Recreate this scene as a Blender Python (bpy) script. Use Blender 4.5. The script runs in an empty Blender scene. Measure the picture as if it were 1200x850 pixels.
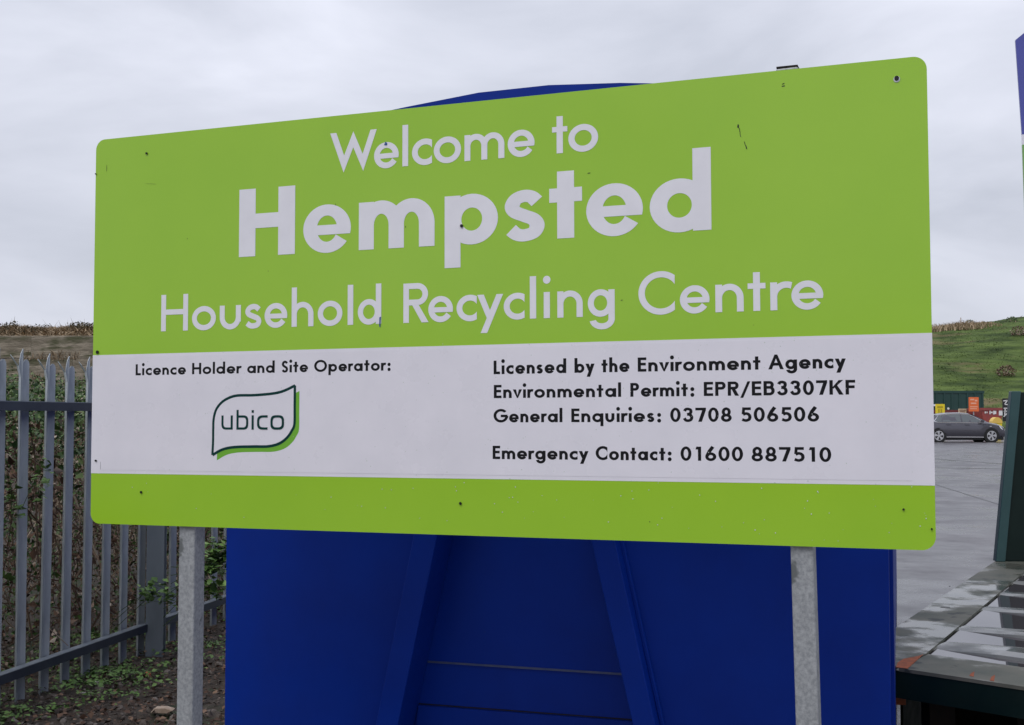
import bpy, math, random
import numpy as np
from mathutils import Vector, Matrix, Euler

random.seed(7); rng = np.random.default_rng(7)
scn = bpy.context.scene
COL = scn.collection
R = math.radians

# ------------------------------------------------------------------ camera, sky, sun, exposure
EYE = 1.5; F = 1440.0; HOR = 487.0
PITCH = math.atan((HOR-425)/F)
cam = bpy.data.cameras.new('camera'); cam.lens = 43.2; cam.sensor_width = 36; cam.clip_start = .05; cam.clip_end = 3000
cam.dof.use_dof = False
camo = bpy.data.objects.new('camera', cam); COL.objects.link(camo)
camo.location = (0, 0, EYE); camo.rotation_euler = (R(90)+PITCH, 0, 0)
scn.camera = camo

SUN_EL, SUN_AZ = R(52), R(214)        # azimuth clockwise from +Y: behind the camera, a little to the left
world = bpy.data.worlds.new('World'); scn.world = world; world.use_nodes = True
nt = world.node_tree; N = nt.nodes; N.clear()
out = N.new('ShaderNodeOutputWorld'); bg = N.new('ShaderNodeBackground')
sky = N.new('ShaderNodeTexSky'); sky.sky_type = 'NISHITA'; sky.sun_disc = False
sky.sun_elevation = SUN_EL; sky.sun_rotation = SUN_AZ
tc = N.new('ShaderNodeTexCoord'); mp = N.new('ShaderNodeMapping'); mp.inputs['Scale'].default_value = (1.0, 1.0, 3.2)
n1 = N.new('ShaderNodeTexNoise'); n1.inputs['Scale'].default_value = 3.0; n1.inputs['Detail'].default_value = 7; n1.inputs['Roughness'].default_value = .5
n1.inputs['Distortion'].default_value = .35
cr = N.new('ShaderNodeValToRGB')
cr.color_ramp.elements[0].position = .34; cr.color_ramp.elements[0].color = (.585, .615, .71, 1)
cr.color_ramp.elements[1].position = .66; cr.color_ramp.elements[1].color = (.84, .865, .975, 1)
sp = N.new('ShaderNodeSeparateXYZ')
gr = N.new('ShaderNodeMapRange'); gr.inputs['From Min'].default_value = 0; gr.inputs['From Max'].default_value = .9
gr.inputs['To Min'].default_value = .90; gr.inputs['To Max'].default_value = 1.5      # overcast sky: zenith brighter than horizon
vm = N.new('ShaderNodeVectorMath'); vm.operation = 'SCALE'
vs = N.new('ShaderNodeVectorMath'); vs.operation = 'SCALE'; vs.inputs['Scale'].default_value = .06
va = N.new('ShaderNodeMix'); va.data_type = 'RGBA'; va.inputs['Factor'].default_value = .93
L = nt.links.new
L(tc.outputs['Generated'], mp.inputs['Vector']); L(mp.outputs['Vector'], n1.inputs['Vector']); L(n1.outputs['Fac'], cr.inputs['Fac'])
L(tc.outputs['Generated'], sp.inputs['Vector']); L(sp.outputs['Z'], gr.inputs['Value'])
L(cr.outputs['Color'], vm.inputs[0]); L(gr.outputs['Result'], vm.inputs['Scale'])
L(sky.outputs['Color'], vs.inputs[0])
L(vs.outputs[0], va.inputs['A']); L(vm.outputs[0], va.inputs['B'])
L(va.outputs['Result'], bg.inputs['Color']); bg.inputs['Strength'].default_value = 1.0
L(bg.outputs['Background'], out.inputs['Surface'])

sun = bpy.data.lights.new('sun', 'SUN'); sun.energy = 1.05; sun.angle = R(30); sun.color = (1, .97, .93)
suno = bpy.data.objects.new('sun', sun); COL.objects.link(suno)
sd = Vector((math.sin(SUN_AZ)*math.cos(SUN_EL), math.cos(SUN_AZ)*math.cos(SUN_EL), math.sin(SUN_EL)))
suno.rotation_euler = sd.to_track_quat('Z', 'Y').to_euler(); suno.location = (0, -5, 12)
scn.view_settings.view_transform = 'Standard'; scn.view_settings.look = 'None'
scn.view_settings.exposure = 0.0; scn.view_settings.gamma = 1
scn.render.engine = 'CYCLES'
scn.render.resolution_x = 1024; scn.render.resolution_y = 725

# ------------------------------------------------------------------ helpers
def ray(px, py):
    x = (px-600)/F; y = -(py-425)/F
    return Vector((x, math.cos(PITCH)-y*math.sin(PITCH), math.sin(PITCH)+y*math.cos(PITCH)))
def gp(px, py, h=0.0):
    "world point at height h that the photograph shows at px, py"
    d = ray(px, py); t = (h-EYE)/d.z
    return Vector((d.x*t, d.y*t, h))
def at(px, py, Y):
    d = ray(px, py); t = Y/d.y
    return Vector((d.x*t, Y, EYE+d.z*t))

class MB:
    def __init__(s): s.v = []; s.f = []; s.mi = []
    def add(s, vs, fs, mi=0):
        b = len(s.v); s.v += [tuple(p) for p in vs]
        s.f += [tuple(b+i for i in f) for f in fs]; s.mi += [mi]*len(fs); return s
    def box(s, x0, x1, y0, y1, z0, z1, mi=0, M=None):
        vs = [Vector(p) for p in ((x0,y0,z0),(x1,y0,z0),(x1,y1,z0),(x0,y1,z0),(x0,y0,z1),(x1,y0,z1),(x1,y1,z1),(x0,y1,z1))]
        if M is not None: vs = [M@p for p in vs]
        return s.add(vs, [(3,2,1,0),(4,5,6,7),(0,1,5,4),(1,2,6,5),(2,3,7,6),(3,0,4,7)], mi)
    def prism(s, poly, y0, y1, mi=0):
        "polygon in x,z (counter-clockwise seen from -y), extruded from y0 (front) to y1"
        n = len(poly)
        vs = [(p[0], y0, p[1]) for p in poly]+[(p[0], y1, p[1]) for p in poly]
        fs = [tuple(range(n)), tuple(range(2*n-1, n-1, -1))]+[((i+1)%n, i, n+i, n+(i+1)%n) for i in range(n)]
        return s.add(vs, fs, mi)
    def zprism(s, poly, z0, z1, mi=0):
        "polygon of x,y points, extruded upwards"
        n = len(poly)
        a = sum(poly[i][0]*poly[(i+1)%n][1]-poly[(i+1)%n][0]*poly[i][1] for i in range(n))
        if a < 0: poly = list(reversed(poly))
        vs = [(p[0], p[1], z0) for p in poly]+[(p[0], p[1], z1) for p in poly]
        fs = [tuple(range(n-1, -1, -1)), tuple(range(n, 2*n))]+[(i, (i+1)%n, n+(i+1)%n, n+i) for i in range(n)]
        return s.add(vs, fs, mi)
    def cyl(s, c, r, h, axis='z', n=16, mi=0, r2=None):
        r2 = r if r2 is None else r2
        a = []; b = []
        for i in range(n):
            t = 2*math.pi*i/n; cx, cy = math.cos(t), math.sin(t)
            if axis == 'z': a.append((c[0]+r*cx, c[1]+r*cy, c[2])); b.append((c[0]+r2*cx, c[1]+r2*cy, c[2]+h))
            elif axis == 'y': a.append((c[0]+r*cx, c[1], c[2]+r*cy)); b.append((c[0]+r2*cx, c[1]+h, c[2]+r2*cy))
            else: a.append((c[0], c[1]+r*cx, c[2]+r*cy)); b.append((c[0]+h, c[1]+r2*cx, c[2]+r2*cy))
        return s.add(a+b, [tuple(range(n-1, -1, -1)), tuple(range(n, 2*n))]+[(i, (i+1)%n, n+(i+1)%n, n+i) for i in range(n)], mi)
    def tube(s, pts, rad, n=5, mi=0):
        pts = [Vector(p) for p in pts]; vs = []; m = len(pts)
        rad = rad if isinstance(rad, (list, tuple)) else [rad]*m
        for k, p in enumerate(pts):
            t = (pts[min(k+1, m-1)]-pts[max(k-1, 0)]).normalized()
            u = t.orthogonal().normalized(); w = t.cross(u)
            for i in range(n):
                a = 2*math.pi*i/n
                vs.append(p+(u*math.cos(a)+w*math.sin(a))*rad[k])
        fs = [(k*n+i, k*n+(i+1)%n, (k+1)*n+(i+1)%n, (k+1)*n+i) for k in range(m-1) for i in range(n)]
        fs += [tuple(range(n-1, -1, -1)), tuple(range((m-1)*n, m*n))]
        return s.add(vs, fs, mi)
    def build(s, name, mat, parent=None, smooth=False, bevel=0):
        me = bpy.data.meshes.new(name); me.from_pydata(s.v, [], s.f)
        for m in (mat if isinstance(mat, (list, tuple)) else [mat]): me.materials.append(m)
        me.polygons.foreach_set('material_index', s.mi)
        if smooth: me.polygons.foreach_set('use_smooth', [True]*len(me.polygons))
        me.update()
        o = bpy.data.objects.new(name, me); COL.objects.link(o); o.parent = parent
        if bevel:
            b = o.modifiers.new('bevel', 'BEVEL'); b.width = bevel; b.segments = 2; b.limit_method = 'ANGLE'; b.angle_limit = R(35)
        return o

def tag(o, label=None, cat=None, group=None, kind=None):
    if label: o['label'] = label
    if cat: o['category'] = cat
    if group: o['group'] = group
    if kind: o['kind'] = kind
    return o
def empty(name, loc, rot=(0, 0, 0)):
    o = bpy.data.objects.new(name, None); COL.objects.link(o); o.location = loc; o.rotation_euler = rot; o.empty_display_size = .2
    return o
def dup(o, parent=None):
    c = o.copy(); COL.objects.link(c); c.parent = parent
    return c

def mat(name, base, rough=.5, metal=0, spec=.5, var=0, vscale=6, var2=None, rvar=0, rscale=8, bump=0, bscale=60, bdist=.002,
        stretch=(1, 1, 1), coat=0, detail=6, spots=None, rlim=(.35, .65), vlim=(.35, .65)):
    """principled material; var/var2 mix a second colour by noise, rvar varies the roughness, spots=(colour, scale, threshold)"""
    m = bpy.data.materials.new(name); m.use_nodes = True; t = m.node_tree; Lk = t.links.new
    b = t.nodes['Principled BSDF']
    b.inputs['Base Color'].default_value = (*base, 1); b.inputs['Roughness'].default_value = rough
    b.inputs['Metallic'].default_value = metal; b.inputs['Specular IOR Level'].default_value = spec
    if coat: b.inputs['Coat Weight'].default_value = coat; b.inputs['Coat Roughness'].default_value = .08
    tc = t.nodes.new('ShaderNodeTexCoord'); mp = t.nodes.new('ShaderNodeMapping'); mp.inputs['Scale'].default_value = stretch
    Lk(tc.outputs['Object'], mp.inputs['Vector'])
    def noise(sc, dt=detail):
        n = t.nodes.new('ShaderNodeTexNoise'); n.inputs['Scale'].default_value = sc; n.inputs['Detail'].default_value = dt
        n.inputs['Roughness'].default_value = .6
        Lk(mp.outputs['Vector'], n.inputs['Vector']); return n
    def rng_(n, a, bb, lo=.35, hi=.65):
        r = t.nodes.new('ShaderNodeMapRange'); r.inputs['From Min'].default_value = lo; r.inputs['From Max'].default_value = hi
        r.inputs['To Min'].default_value = a; r.inputs['To Max'].default_value = bb; Lk(n, r.inputs['Value']); return r
    colsock = None
    if var2 is not None:
        n = noise(vscale); r = rng_(n.outputs['Fac'], 0, max(var, 1e-3) if var else 1, *vlim)
        x = t.nodes.new('ShaderNodeMix'); x.data_type = 'RGBA'
        x.inputs['A'].default_value = (*base, 1); x.inputs['B'].default_value = (*var2, 1)
        Lk(r.outputs['Result'], x.inputs['Factor']); colsock = x.outputs['Result']
    if spots:
        n = noise(spots[1], 4); r = rng_(n.outputs['Fac'], 0, 1, spots[2], spots[2]+(spots[3] if len(spots) > 3 else .04))
        x = t.nodes.new('ShaderNodeMix'); x.data_type = 'RGBA'; x.inputs['B'].default_value = (*spots[0], 1)
        if colsock: Lk(colsock, x.inputs['A'])
        else: x.inputs['A'].default_value = (*base, 1)
        Lk(r.outputs['Result'], x.inputs['Factor']); colsock = x.outputs['Result']
    if colsock: Lk(colsock, b.inputs['Base Color'])
    if rvar:
        n = noise(rscale); r = rng_(n.outputs['Fac'], max(.02, rough-rvar), rough+rvar, *rlim); Lk(r.outputs['Result'], b.inputs['Roughness'])
    if bump:
        n = noise(bscale); bp = t.nodes.new('ShaderNodeBump'); bp.inputs['Strength'].default_value = bump; bp.inputs['Distance'].default_value = bdist
        Lk(n.outputs['Fac'], bp.inputs['Height']); Lk(bp.outputs['Normal'], b.inputs['Normal'])
    return m

def leafmat(name, stops, rough=.5, spec=.3, trans=0):
    "colour picked per leaf from the mesh attribute tint"
    m = bpy.data.materials.new(name); m.use_nodes = True; t = m.node_tree; b = t.nodes['Principled BSDF']
    a = t.nodes.new('ShaderNodeAttribute'); a.attribute_name = 'tint'
    c = t.nodes.new('ShaderNodeValToRGB'); e = c.color_ramp.elements
    while len(e) < len(stops): e.new(.5)
    for i, s in enumerate(stops): e[i].position = s[0]; e[i].color = (*s[1], 1)
    t.links.new(a.outputs['Fac'], c.inputs['Fac']); t.links.new(c.outputs['Color'], b.inputs['Base Color'])
    b.inputs['Roughness'].default_value = rough; b.inputs['Specular IOR Level'].default_value = spec
    return m

M = {}
M['sign_green'] = mat('sign_green_vinyl', (.325, .580, .024), .14, spec=.6, var2=(.305, .560, .022), vscale=2.5, rvar=.03, rscale=3, bump=.06, bscale=1.6, bdist=.012)
M['sign_white'] = mat('sign_white_vinyl', (.80, .775, .825), .30, spec=.45, var2=(.755, .735, .785), vscale=7, rvar=.06, rscale=5, bump=.03, bscale=3, bdist=.004)
M['letter_white'] = mat('letter_white_vinyl', (.82, .81, .85), .32, var2=(.77, .76, .80), vscale=12)
M['letter_black'] = mat('letter_black_vinyl', (.006, .006, .008), .6, spec=.2)
M['logo_dark'] = mat('logo_dark_green', (.003, .040, .036), .6, spec=.15)
M['logo_green'] = mat('logo_light_green', (.16, .44, .03), .3)
M['galv'] = mat('galvanised_steel', (.25, .262, .272), .45, metal=.12, var2=(.40, .412, .42), vscale=120, vlim=(.36, .68), detail=4, rvar=.12, rscale=20, bump=.12, bscale=70, bdist=.001, spots=((.13, .14, .14), 7, .64, .03))
M['fence_galv'] = mat('weathered_fence_zinc', (.31, .35, .38), .40, metal=.15, var2=(.48, .52, .54), vscale=14, rvar=.1, rscale=12, stretch=(1, 1, .25), bump=.06, bscale=60, bdist=.001)
M['post_galv'] = mat('dull_post_zinc', (.17, .20, .225), .5, metal=.15, var2=(.22, .25, .275), vscale=5, rvar=.08, stretch=(1, 1, .3))
M['rail_dark'] = mat('shade_dark_rail_face', (.022, .030, .048), .5, metal=.1, var2=(.04, .05, .07), vscale=5)  # shade on the upright rail faces put into the colour
M['rail_galv'] = mat('fence_rail_zinc', (.20, .23, .26), .42, metal=.3, var2=(.28, .31, .34), vscale=9, rvar=.12)
M['blue'] = mat('blue_painted_steel', (.0022, .030, .285), .40, spec=.15, var2=(.0028, .021, .205), vscale=1.6, vlim=(.3, .7), rvar=.08, rscale=3, bump=.06, bscale=2.5, bdist=.01, spots=((.008, .032, .22), 34, .70, .03))
M['seam'] = mat('worn_blue_weld', (.035, .055, .15), .5, var2=(.065, .08, .15), vscale=20)
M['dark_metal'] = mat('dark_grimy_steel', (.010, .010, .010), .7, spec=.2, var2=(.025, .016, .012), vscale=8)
M['bolt'] = mat('dark_bolt', (.015, .015, .015), .4, metal=.5)
M['alu'] = mat('aluminium_edge', (.55, .56, .57), .35, metal=.6)
M['deck'] = mat('wet_grey_green_plate', (.085, .095, .075), .38, spec=.5, var2=(.15, .145, .115), vscale=5, rvar=.28, rscale=2.6, rlim=(.43, .54), bump=.06, bscale=25, bdist=.002, spots=((.045, .05, .045), 7, .60, .05))
M['deck_bar'] = mat('wet_grey_bar_steel', (.13, .14, .135), .3, spec=.55, var2=(.20, .20, .185), vscale=4, rvar=.2, rscale=3, rlim=(.42, .56), bump=.1, bscale=18, bdist=.003)
M['dark_green'] = mat('dark_green_painted_steel', (.0035, .012, .010), .45, spec=.22, var2=(.006, .017, .014), vscale=5, rvar=.1)
M['mid_green'] = mat('grey_green_painted_steel', (.026, .072, .072), .42, spec=.4, var2=(.034, .085, .085), vscale=5)
M['rust'] = mat('orange_rust', (.40, .10, .035), .8, var2=(.23, .07, .03), vscale=30)
M['water'] = mat('standing_water', (.075, .065, .07), .03, spec=1.0, bump=.02, bscale=8, bdist=.002)
M['concrete_block'] = mat('mossy_concrete', (.155, .130, .090), .9, var2=(.36, .31, .235), vscale=1.3, vlim=(.38, .62), detail=12, spots=((.085, .085, .042), .9, .50, .08), bump=.9, bscale=9, bdist=.05, stretch=(.55, 1, 2.6))
M['stone'] = mat('grey_brown_stone', (.085, .065, .052), .85, var2=(.19, .165, .145), vscale=3, bump=.3, bscale=30)
M['pale_stone'] = mat('pale_stone', (.52, .50, .46), .8, var2=(.38, .36, .33), vscale=20)
M['wood'] = mat('pale_broken_wood', (.46, .37, .29), .85, var2=(.33, .24, .17), vscale=18)
M['green_leaf'] = leafmat('bramble_leaf_green', [(0, (.016, .032, .012)), (.45, (.045, .095, .024)), (.8, (.10, .17, .045)), (1, (.22, .27, .12))], .45)
M['dead_leaf'] = leafmat('dead_leaf_brown', [(0, (.035, .022, .015)), (.4, (.085, .045, .028)), (.75, (.20, .12, .075)), (1, (.50, .42, .34))], .7)
M['weed_leaf'] = leafmat('fresh_weed_green', [(0, (.06, .12, .03)), (.6, (.12, .22, .05)), (1, (.20, .31, .09))], .5)
M['cane'] = leafmat('bramble_cane', [(0, (.06, .03, .022)), (.45, (.17, .115, .075)), (1, (.46, .39, .28))], .7)
M['straw'] = leafmat('dead_grass', [(0, (.11, .08, .045)), (.5, (.30, .215, .13)), (1, (.50, .39, .26))], .8)
M['dark_scrub'] = leafmat('dark_scrub_leaf', [(0, (.03, .03, .018)), (.6, (.07, .065, .035)), (1, (.16, .13, .08))], .8)
M['tuft'] = leafmat('hill_grass_blades', [(0, (.042, .064, .016)), (.6, (.115, .175, .042)), (.9, (.18, .24, .075)), (1, (.27, .21, .12))], .7)

# ------------------------------------------------------------------ the ground
def tarmac():
    m = bpy.data.materials.new('wet_tarmac'); m.use_nodes = True; t = m.node_tree; b = t.nodes['Principled BSDF']; Lk = t.links.new
    tc = t.nodes.new('ShaderNodeTexCoord')
    def noise(sc, st, dt=8, ro=.6):
        mp = t.nodes.new('ShaderNodeMapping'); mp.inputs['Scale'].default_value = st; mp.inputs['Rotation'].default_value = (0, 0, R(-12))
        n = t.nodes.new('ShaderNodeTexNoise'); n.inputs['Scale'].default_value = sc; n.inputs['Detail'].default_value = dt; n.inputs['Roughness'].default_value = ro
        Lk(tc.outputs['Object'], mp.inputs['Vector']); Lk(mp.outputs['Vector'], n.inputs['Vector']); return n
    def ramp(src, a, ca, bb, cb):
        r = t.nodes.new('ShaderNodeValToRGB'); r.color_ramp.elements[0].position = a; r.color_ramp.elements[0].color = ca
        r.color_ramp.elements[1].position = bb; r.color_ramp.elements[1].color = cb; Lk(src, r.inputs['Fac']); return r
    n1 = noise(.35, (1, .35, 1)); n2 = noise(.8, (1, .9, 1), 10, .6); n3 = noise(45, (1, 1, 1), 3)
    c = ramp(n1.outputs['Fac'], .35, (.060, .056, .062, 1), .65, (.105, .098, .105, 1))
    n4 = noise(2.6, (1, 1.5, 1), 9, .75); k4 = ramp(n4.outputs['Fac'], .54, (1, 1, 1, 1), .64, (.38, .38, .40, 1))
    mxc = t.nodes.new('ShaderNodeMix'); mxc.data_type = 'RGBA'; mxc.blend_type = 'MULTIPLY'; mxc.inputs['Factor'].default_value = 1
    Lk(c.outputs['Color'], mxc.inputs['A']); Lk(k4.outputs['Color'], mxc.inputs['B']); Lk(mxc.outputs['Result'], b.inputs['Base Color'])
    r = ramp(n2.outputs['Fac'], .38, (.20, .20, .20, 1), .62, (.50, .50, .50, 1)); Lk(r.outputs['Color'], b.inputs['Roughness'])
    b.inputs['Specular IOR Level'].default_value = .7
    mx = t.nodes.new('ShaderNodeMath'); mx.operation = 'ADD'; ms = t.nodes.new('ShaderNodeMath'); ms.operation = 'MULTIPLY'; ms.inputs[1].default_value = .35
    Lk(n3.outputs['Fac'], ms.inputs[0]); Lk(ms.outputs[0], mx.inputs[0]); Lk(n2.outputs['Fac'], mx.inputs[1])
    bp = t.nodes.new('ShaderNodeBump'); bp.inputs['Strength'].default_value = .13; bp.inputs['Distance'].default_value = .02
    Lk(mx.outputs[0], bp.inputs['Height']); Lk(bp.outputs['Normal'], b.inputs['Normal'])
    return m
M['tarmac'] = tarmac()
def sstep(a, b, x):
    t = np.clip((x-a)/(b-a), 0, 1); return t*t*(3-2*t)
def yard_z(x, y): return .17*sstep(14, 60, y)

def grid(name, xs, ys, zf, m, smooth=True):
    X, Y = np.meshgrid(xs, ys); Z = zf(X, Y)
    V = np.stack([X, Y, Z], -1).reshape(-1, 3); nx, ny = len(xs), len(ys)
    i = np.arange(nx*ny).reshape(ny, nx)
    Fc = np.stack([i[:-1, :-1], i[:-1, 1:], i[1:, 1:], i[1:, :-1]], -1).reshape(-1, 4)
    me = bpy.data.meshes.new(name); me.from_pydata(V.tolist(), [], Fc.tolist()); me.materials.append(m)
    if smooth: me.polygons.foreach_set('use_smooth', [True]*len(me.polygons))
    o = bpy.data.objects.new(name, me); COL.objects.link(o); o['kind'] = 'structure'; return o
xs = np.unique(np.concatenate([np.linspace(-1500, -60, 10), np.linspace(-60, 60, 41), np.linspace(60, 1500, 10)]))
ys = np.unique(np.concatenate([np.linspace(-1500, -20, 8), np.linspace(-20, 90, 56), np.linspace(90, 1500, 10)]))
grid('yard', xs, ys, yard_z, M['tarmac'])

def vnoise(seed):
    r = np.random.default_rng(seed); ks = r.normal(size=(14, 2)); ph = r.uniform(0, 6.28, 14)
    def f(x, y, s=1.0):
        z = 0
        for k in range(14):
            fr = 1+k*.5
            z = z+np.sin((x*ks[k, 0]+y*ks[k, 1])*fr/s+ph[k])/(fr)
        return z/5
    return f
nA = vnoise(3); nB = vnoise(5); nC = vnoise(9)

# soil verge beside the container, and the fence line
FD = Vector((.1863, .9825, 0)); FN = Vector((.9825, -.1863, 0)); FP = Vector((-2.508, 6.27, 0))
def fence_side(x, y):     # metres to the yard side (+) or the bramble side (-) of the fence
    return (x-FP.x)*FN.x+(y-FP.y)*FN.y
def soil_z(x, y):
    s = fence_side(x, y)
    z = .035+.030*nA(x, y, .35)+.018*nB(x, y, .10)
    z = z+.9*sstep(2.4, 6, -s)
    return z-.25*sstep(.9, 1.5, s)*0 - .12*sstep(-.75, -.45, x)
M['soil'] = mat('dark_wet_soil', (.030, .023, .017), .85, var2=(.065, .048, .034), vscale=9, spots=((.03, .045, .015), 2.2, .54, .10), bump=.7, bscale=35, bdist=.02)
grid('soil_verge', np.linspace(-9, -.35, 140), np.linspace(-1, 16, 230), soil_z, M['soil'])

# hills: a grassed landfill slope on the right, a rough bank on the left
def hillmat(name, g0, g1, dead, thr, sc=.12):
    m = bpy.data.materials.new(name); m.use_nodes = True; t = m.node_tree; b = t.nodes['Principled BSDF']; Lk = t.links.new
    tc = t.nodes.new('ShaderNodeTexCoord'); mp = t.nodes.new('ShaderNodeMapping'); mp.inputs['Scale'].default_value = (.45, 1.0, 3.4)
    Lk(tc.outputs['Object'], mp.inputs['Vector'])
    def noise(s, d=8):
        n = t.nodes.new('ShaderNodeTexNoise'); n.inputs['Scale'].default_value = s; n.inputs['Detail'].default_value = d; n.inputs['Roughness'].default_value = .65
        Lk(mp.outputs['Vector'], n.inputs['Vector']); return n
    a = noise(.5); r = t.nodes.new('ShaderNodeValToRGB'); r.color_ramp.elements[0].position = .36; r.color_ramp.elements[1].position = .64
    r.color_ramp.elements[0].color = (*g0, 1); r.color_ramp.elements[1].color = (*g1, 1); Lk(a.outputs['Fac'], r.inputs['Fac'])
    c = noise(sc, 6); q = t.nodes.new('ShaderNodeMapRange'); q.inputs['From Min'].default_value = thr; q.inputs['From Max'].default_value = thr+.09
    Lk(c.outputs['Fac'], q.inputs['Value'])
    x = t.nodes.new('ShaderNodeMix'); x.data_type = 'RGBA'; x.inputs['B'].default_value = (*dead, 1)
    Lk(q.outputs['Result'], x.inputs['Factor']); Lk(r.outputs['Color'], x.inputs['A'])
    c2 = noise(sc*1.9, 7); q2 = t.nodes.new('ShaderNodeMapRange'); q2.inputs['From Min'].default_value = .56; q2.inputs['From Max'].default_value = .66; q2.inputs['To Max'].default_value = .75
    Lk(c2.outputs['Fac'], q2.inputs['Value'])
    x2 = t.nodes.new('ShaderNodeMix'); x2.data_type = 'RGBA'; x2.inputs['B'].default_value = (g0[0]*.45, g0[1]*.5, g0[2]*.6, 1)
    Lk(q2.outputs['Result'], x2.inputs['Factor']); Lk(x.outputs['Result'], x2.inputs['A']); Lk(x2.outputs['Result'], b.inputs['Base Color'])
    b.inputs['Roughness'].default_value = .9; b.inputs['Specular IOR Level'].default_value = .15
    n = noise(1.2); bp = t.nodes.new('ShaderNodeBump'); bp.inputs['Strength'].default_value = .9; bp.inputs['Distance'].default_value = .35
    Lk(n.outputs['Fac'], bp.inputs['Height']); Lk(bp.outputs['Normal'], b.inputs['Normal'])
    return m
M['hill'] = hillmat('rough_hill_grass', (.038, .062, .018), (.120, .172, .045), (.19, .15, .08), .55)
M['bank'] = hillmat('rough_brown_bank', (.17, .13, .075), (.34, .26, .165), (.07, .085, .03), .58, .3)
def hill_z(x, y):
    side = sstep(2, 24, x)
    h = 10.6*sstep(92, 138, y)+2.4*sstep(42, 66, x)*sstep(92, 138, y)
    return (h+.5*nA(x, y, 5)*sstep(90, 100, y)+.18*nB(x, y, 1.3)*sstep(90, 96, y))*side + .17 - .5*(1-sstep(88, 92, y)) - 1.2*(1-side)
hx = np.linspace(-10, 220, 190); hy = np.unique(np.concatenate([np.linspace(88, 145, 110), np.linspace(145, 400, 20)]))
grid('grass_hill', hx, hy, hill_z, M['hill'])
def bank_z(x, y):
    w = sstep(-4.5, -7.5, x)
    return (3.72+.20*nA(x, y, 1.2)+.07*nB(x, y, .4)+.34*np.clip(y-34.7, 0, 2.3)+.04*np.clip(y-37, 0, 9)-.25*np.clip(-9-x, 0, 40)*.12)*w + (sstep(34.2, 34.6, y)-1)*.4 - .3
grid('earth_bank', np.linspace(-45, -3, 120), np.linspace(34.55, 70, 60), bank_z, M['bank'])

# ------------------------------------------------------------------ leaf and blade clouds
def cloud(name, m, C, size, tint, label, cat, up=0.0, flat=False, fold=.25, aspect=.55, seed=1, parent=None, kind='stuff'):
    "C: n x 3 leaf centres; one folded four-triangle leaf each"
    r = np.random.default_rng(seed); n = len(C)
    T = np.array([(0, -.5, 0), (-.5*aspect, -.05, fold*.3), (0, -.05, 0), (.5*aspect, -.05, fold*.3), (0, .5, -.08)])
    T = np.repeat(T[None], n, 0)*np.asarray(size).reshape(n, 1, 1)
    d = r.normal(size=(n, 3)); 
    if flat: d[:, 2] *= .25
    d[:, 2] += up; d /= np.linalg.norm(d, axis=1, keepdims=True)
    h = r.normal(size=(n, 3)); 
    if flat: h = h*.35+np.array([0, 0, 1.0])
    sdir = np.cross(d, h); sdir /= np.linalg.norm(sdir, axis=1, keepdims=True)+1e-9
    nn = np.cross(sdir, d)
    V = T[..., 0:1]*sdir[:, None]+T[..., 1:2]*d[:, None]+T[..., 2:3]*nn[:, None]+C[:, None]
    V = V.reshape(-1, 3); b = (np.arange(n)*5)[:, None]
    Fc = np.concatenate([b+[0, 2, 1], b+[0, 3, 2], b+[1, 2, 4], b+[2, 3, 4]], 1).reshape(-1, 3)
    me = bpy.data.meshes.new(name); me.vertices.add(len(V)); me.vertices.foreach_set('co', V.astype(np.float32).ravel())
    me.loops.add(len(Fc)*3); me.loops.foreach_set('vertex_index', Fc.ravel().astype(np.int32))
    me.polygons.add(len(Fc)); me.polygons.foreach_set('loop_start', np.arange(len(Fc), dtype=np.int32)*3)
    me.update(calc_edges=True); me.materials.append(m)
    at_ = me.attributes.new('tint', 'FLOAT', 'FACE'); at_.data.foreach_set('value', np.repeat(tint, 4).astype(np.float32))
    o = bpy.data.objects.new(name, me); COL.objects.link(o); o.parent = parent
    return tag(o, label, cat, kind=kind)

def blades(name, m, B, hgt, wid, tint, label, cat, lean=.35, seed=2, parent=None, kind='stuff'):
    "B: n x 3 roots; each blade a narrow bent two-segment leaf"
    r = np.random.default_rng(seed); n = len(B); a = r.uniform(0, 6.28, n); hgt = np.broadcast_to(hgt, n); wid = np.broadcast_to(wid, n)
    side = np.stack([np.cos(a), np.sin(a), 0*a], 1)*wid[:, None]*.5
    b2 = r.uniform(0, 6.28, n); ln = np.stack([np.cos(b2), np.sin(b2), 0*a], 1)*(r.uniform(.1, 1, n)*lean*hgt)[:, None]
    up = np.stack([0*a, 0*a, hgt], 1)
    V = np.stack([B-side, B+side, B+side*.7+up*.55+ln*.35, B-side*.7+up*.55+ln*.35, B+up+ln], 1).reshape(-1, 3)
    b = (np.arange(n)*5)[:, None]
    Fc = np.concatenate([b+[0, 1, 2], b+[0, 2, 3], b+[3, 2, 4]], 1).reshape(-1, 3)
    me = bpy.data.meshes.new(name); me.vertices.add(len(V)); me.vertices.foreach_set('co', V.astype(np.float32).ravel())
    me.loops.add(len(Fc)*3); me.loops.foreach_set('vertex_index', Fc.ravel().astype(np.int32))
    me.polygons.add(len(Fc)); me.polygons.foreach_set('loop_start', np.arange(len(Fc), dtype=np.int32)*3)
    me.update(calc_edges=True); me.materials.append(m)
    at_ = me.attributes.new('tint', 'FLOAT', 'FACE'); at_.data.foreach_set('value', np.repeat(tint, 3).astype(np.float32))
    o = bpy.data.objects.new(name, me); COL.objects.link(o); o.parent = parent
    return tag(o, label, cat, kind=kind)

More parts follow.
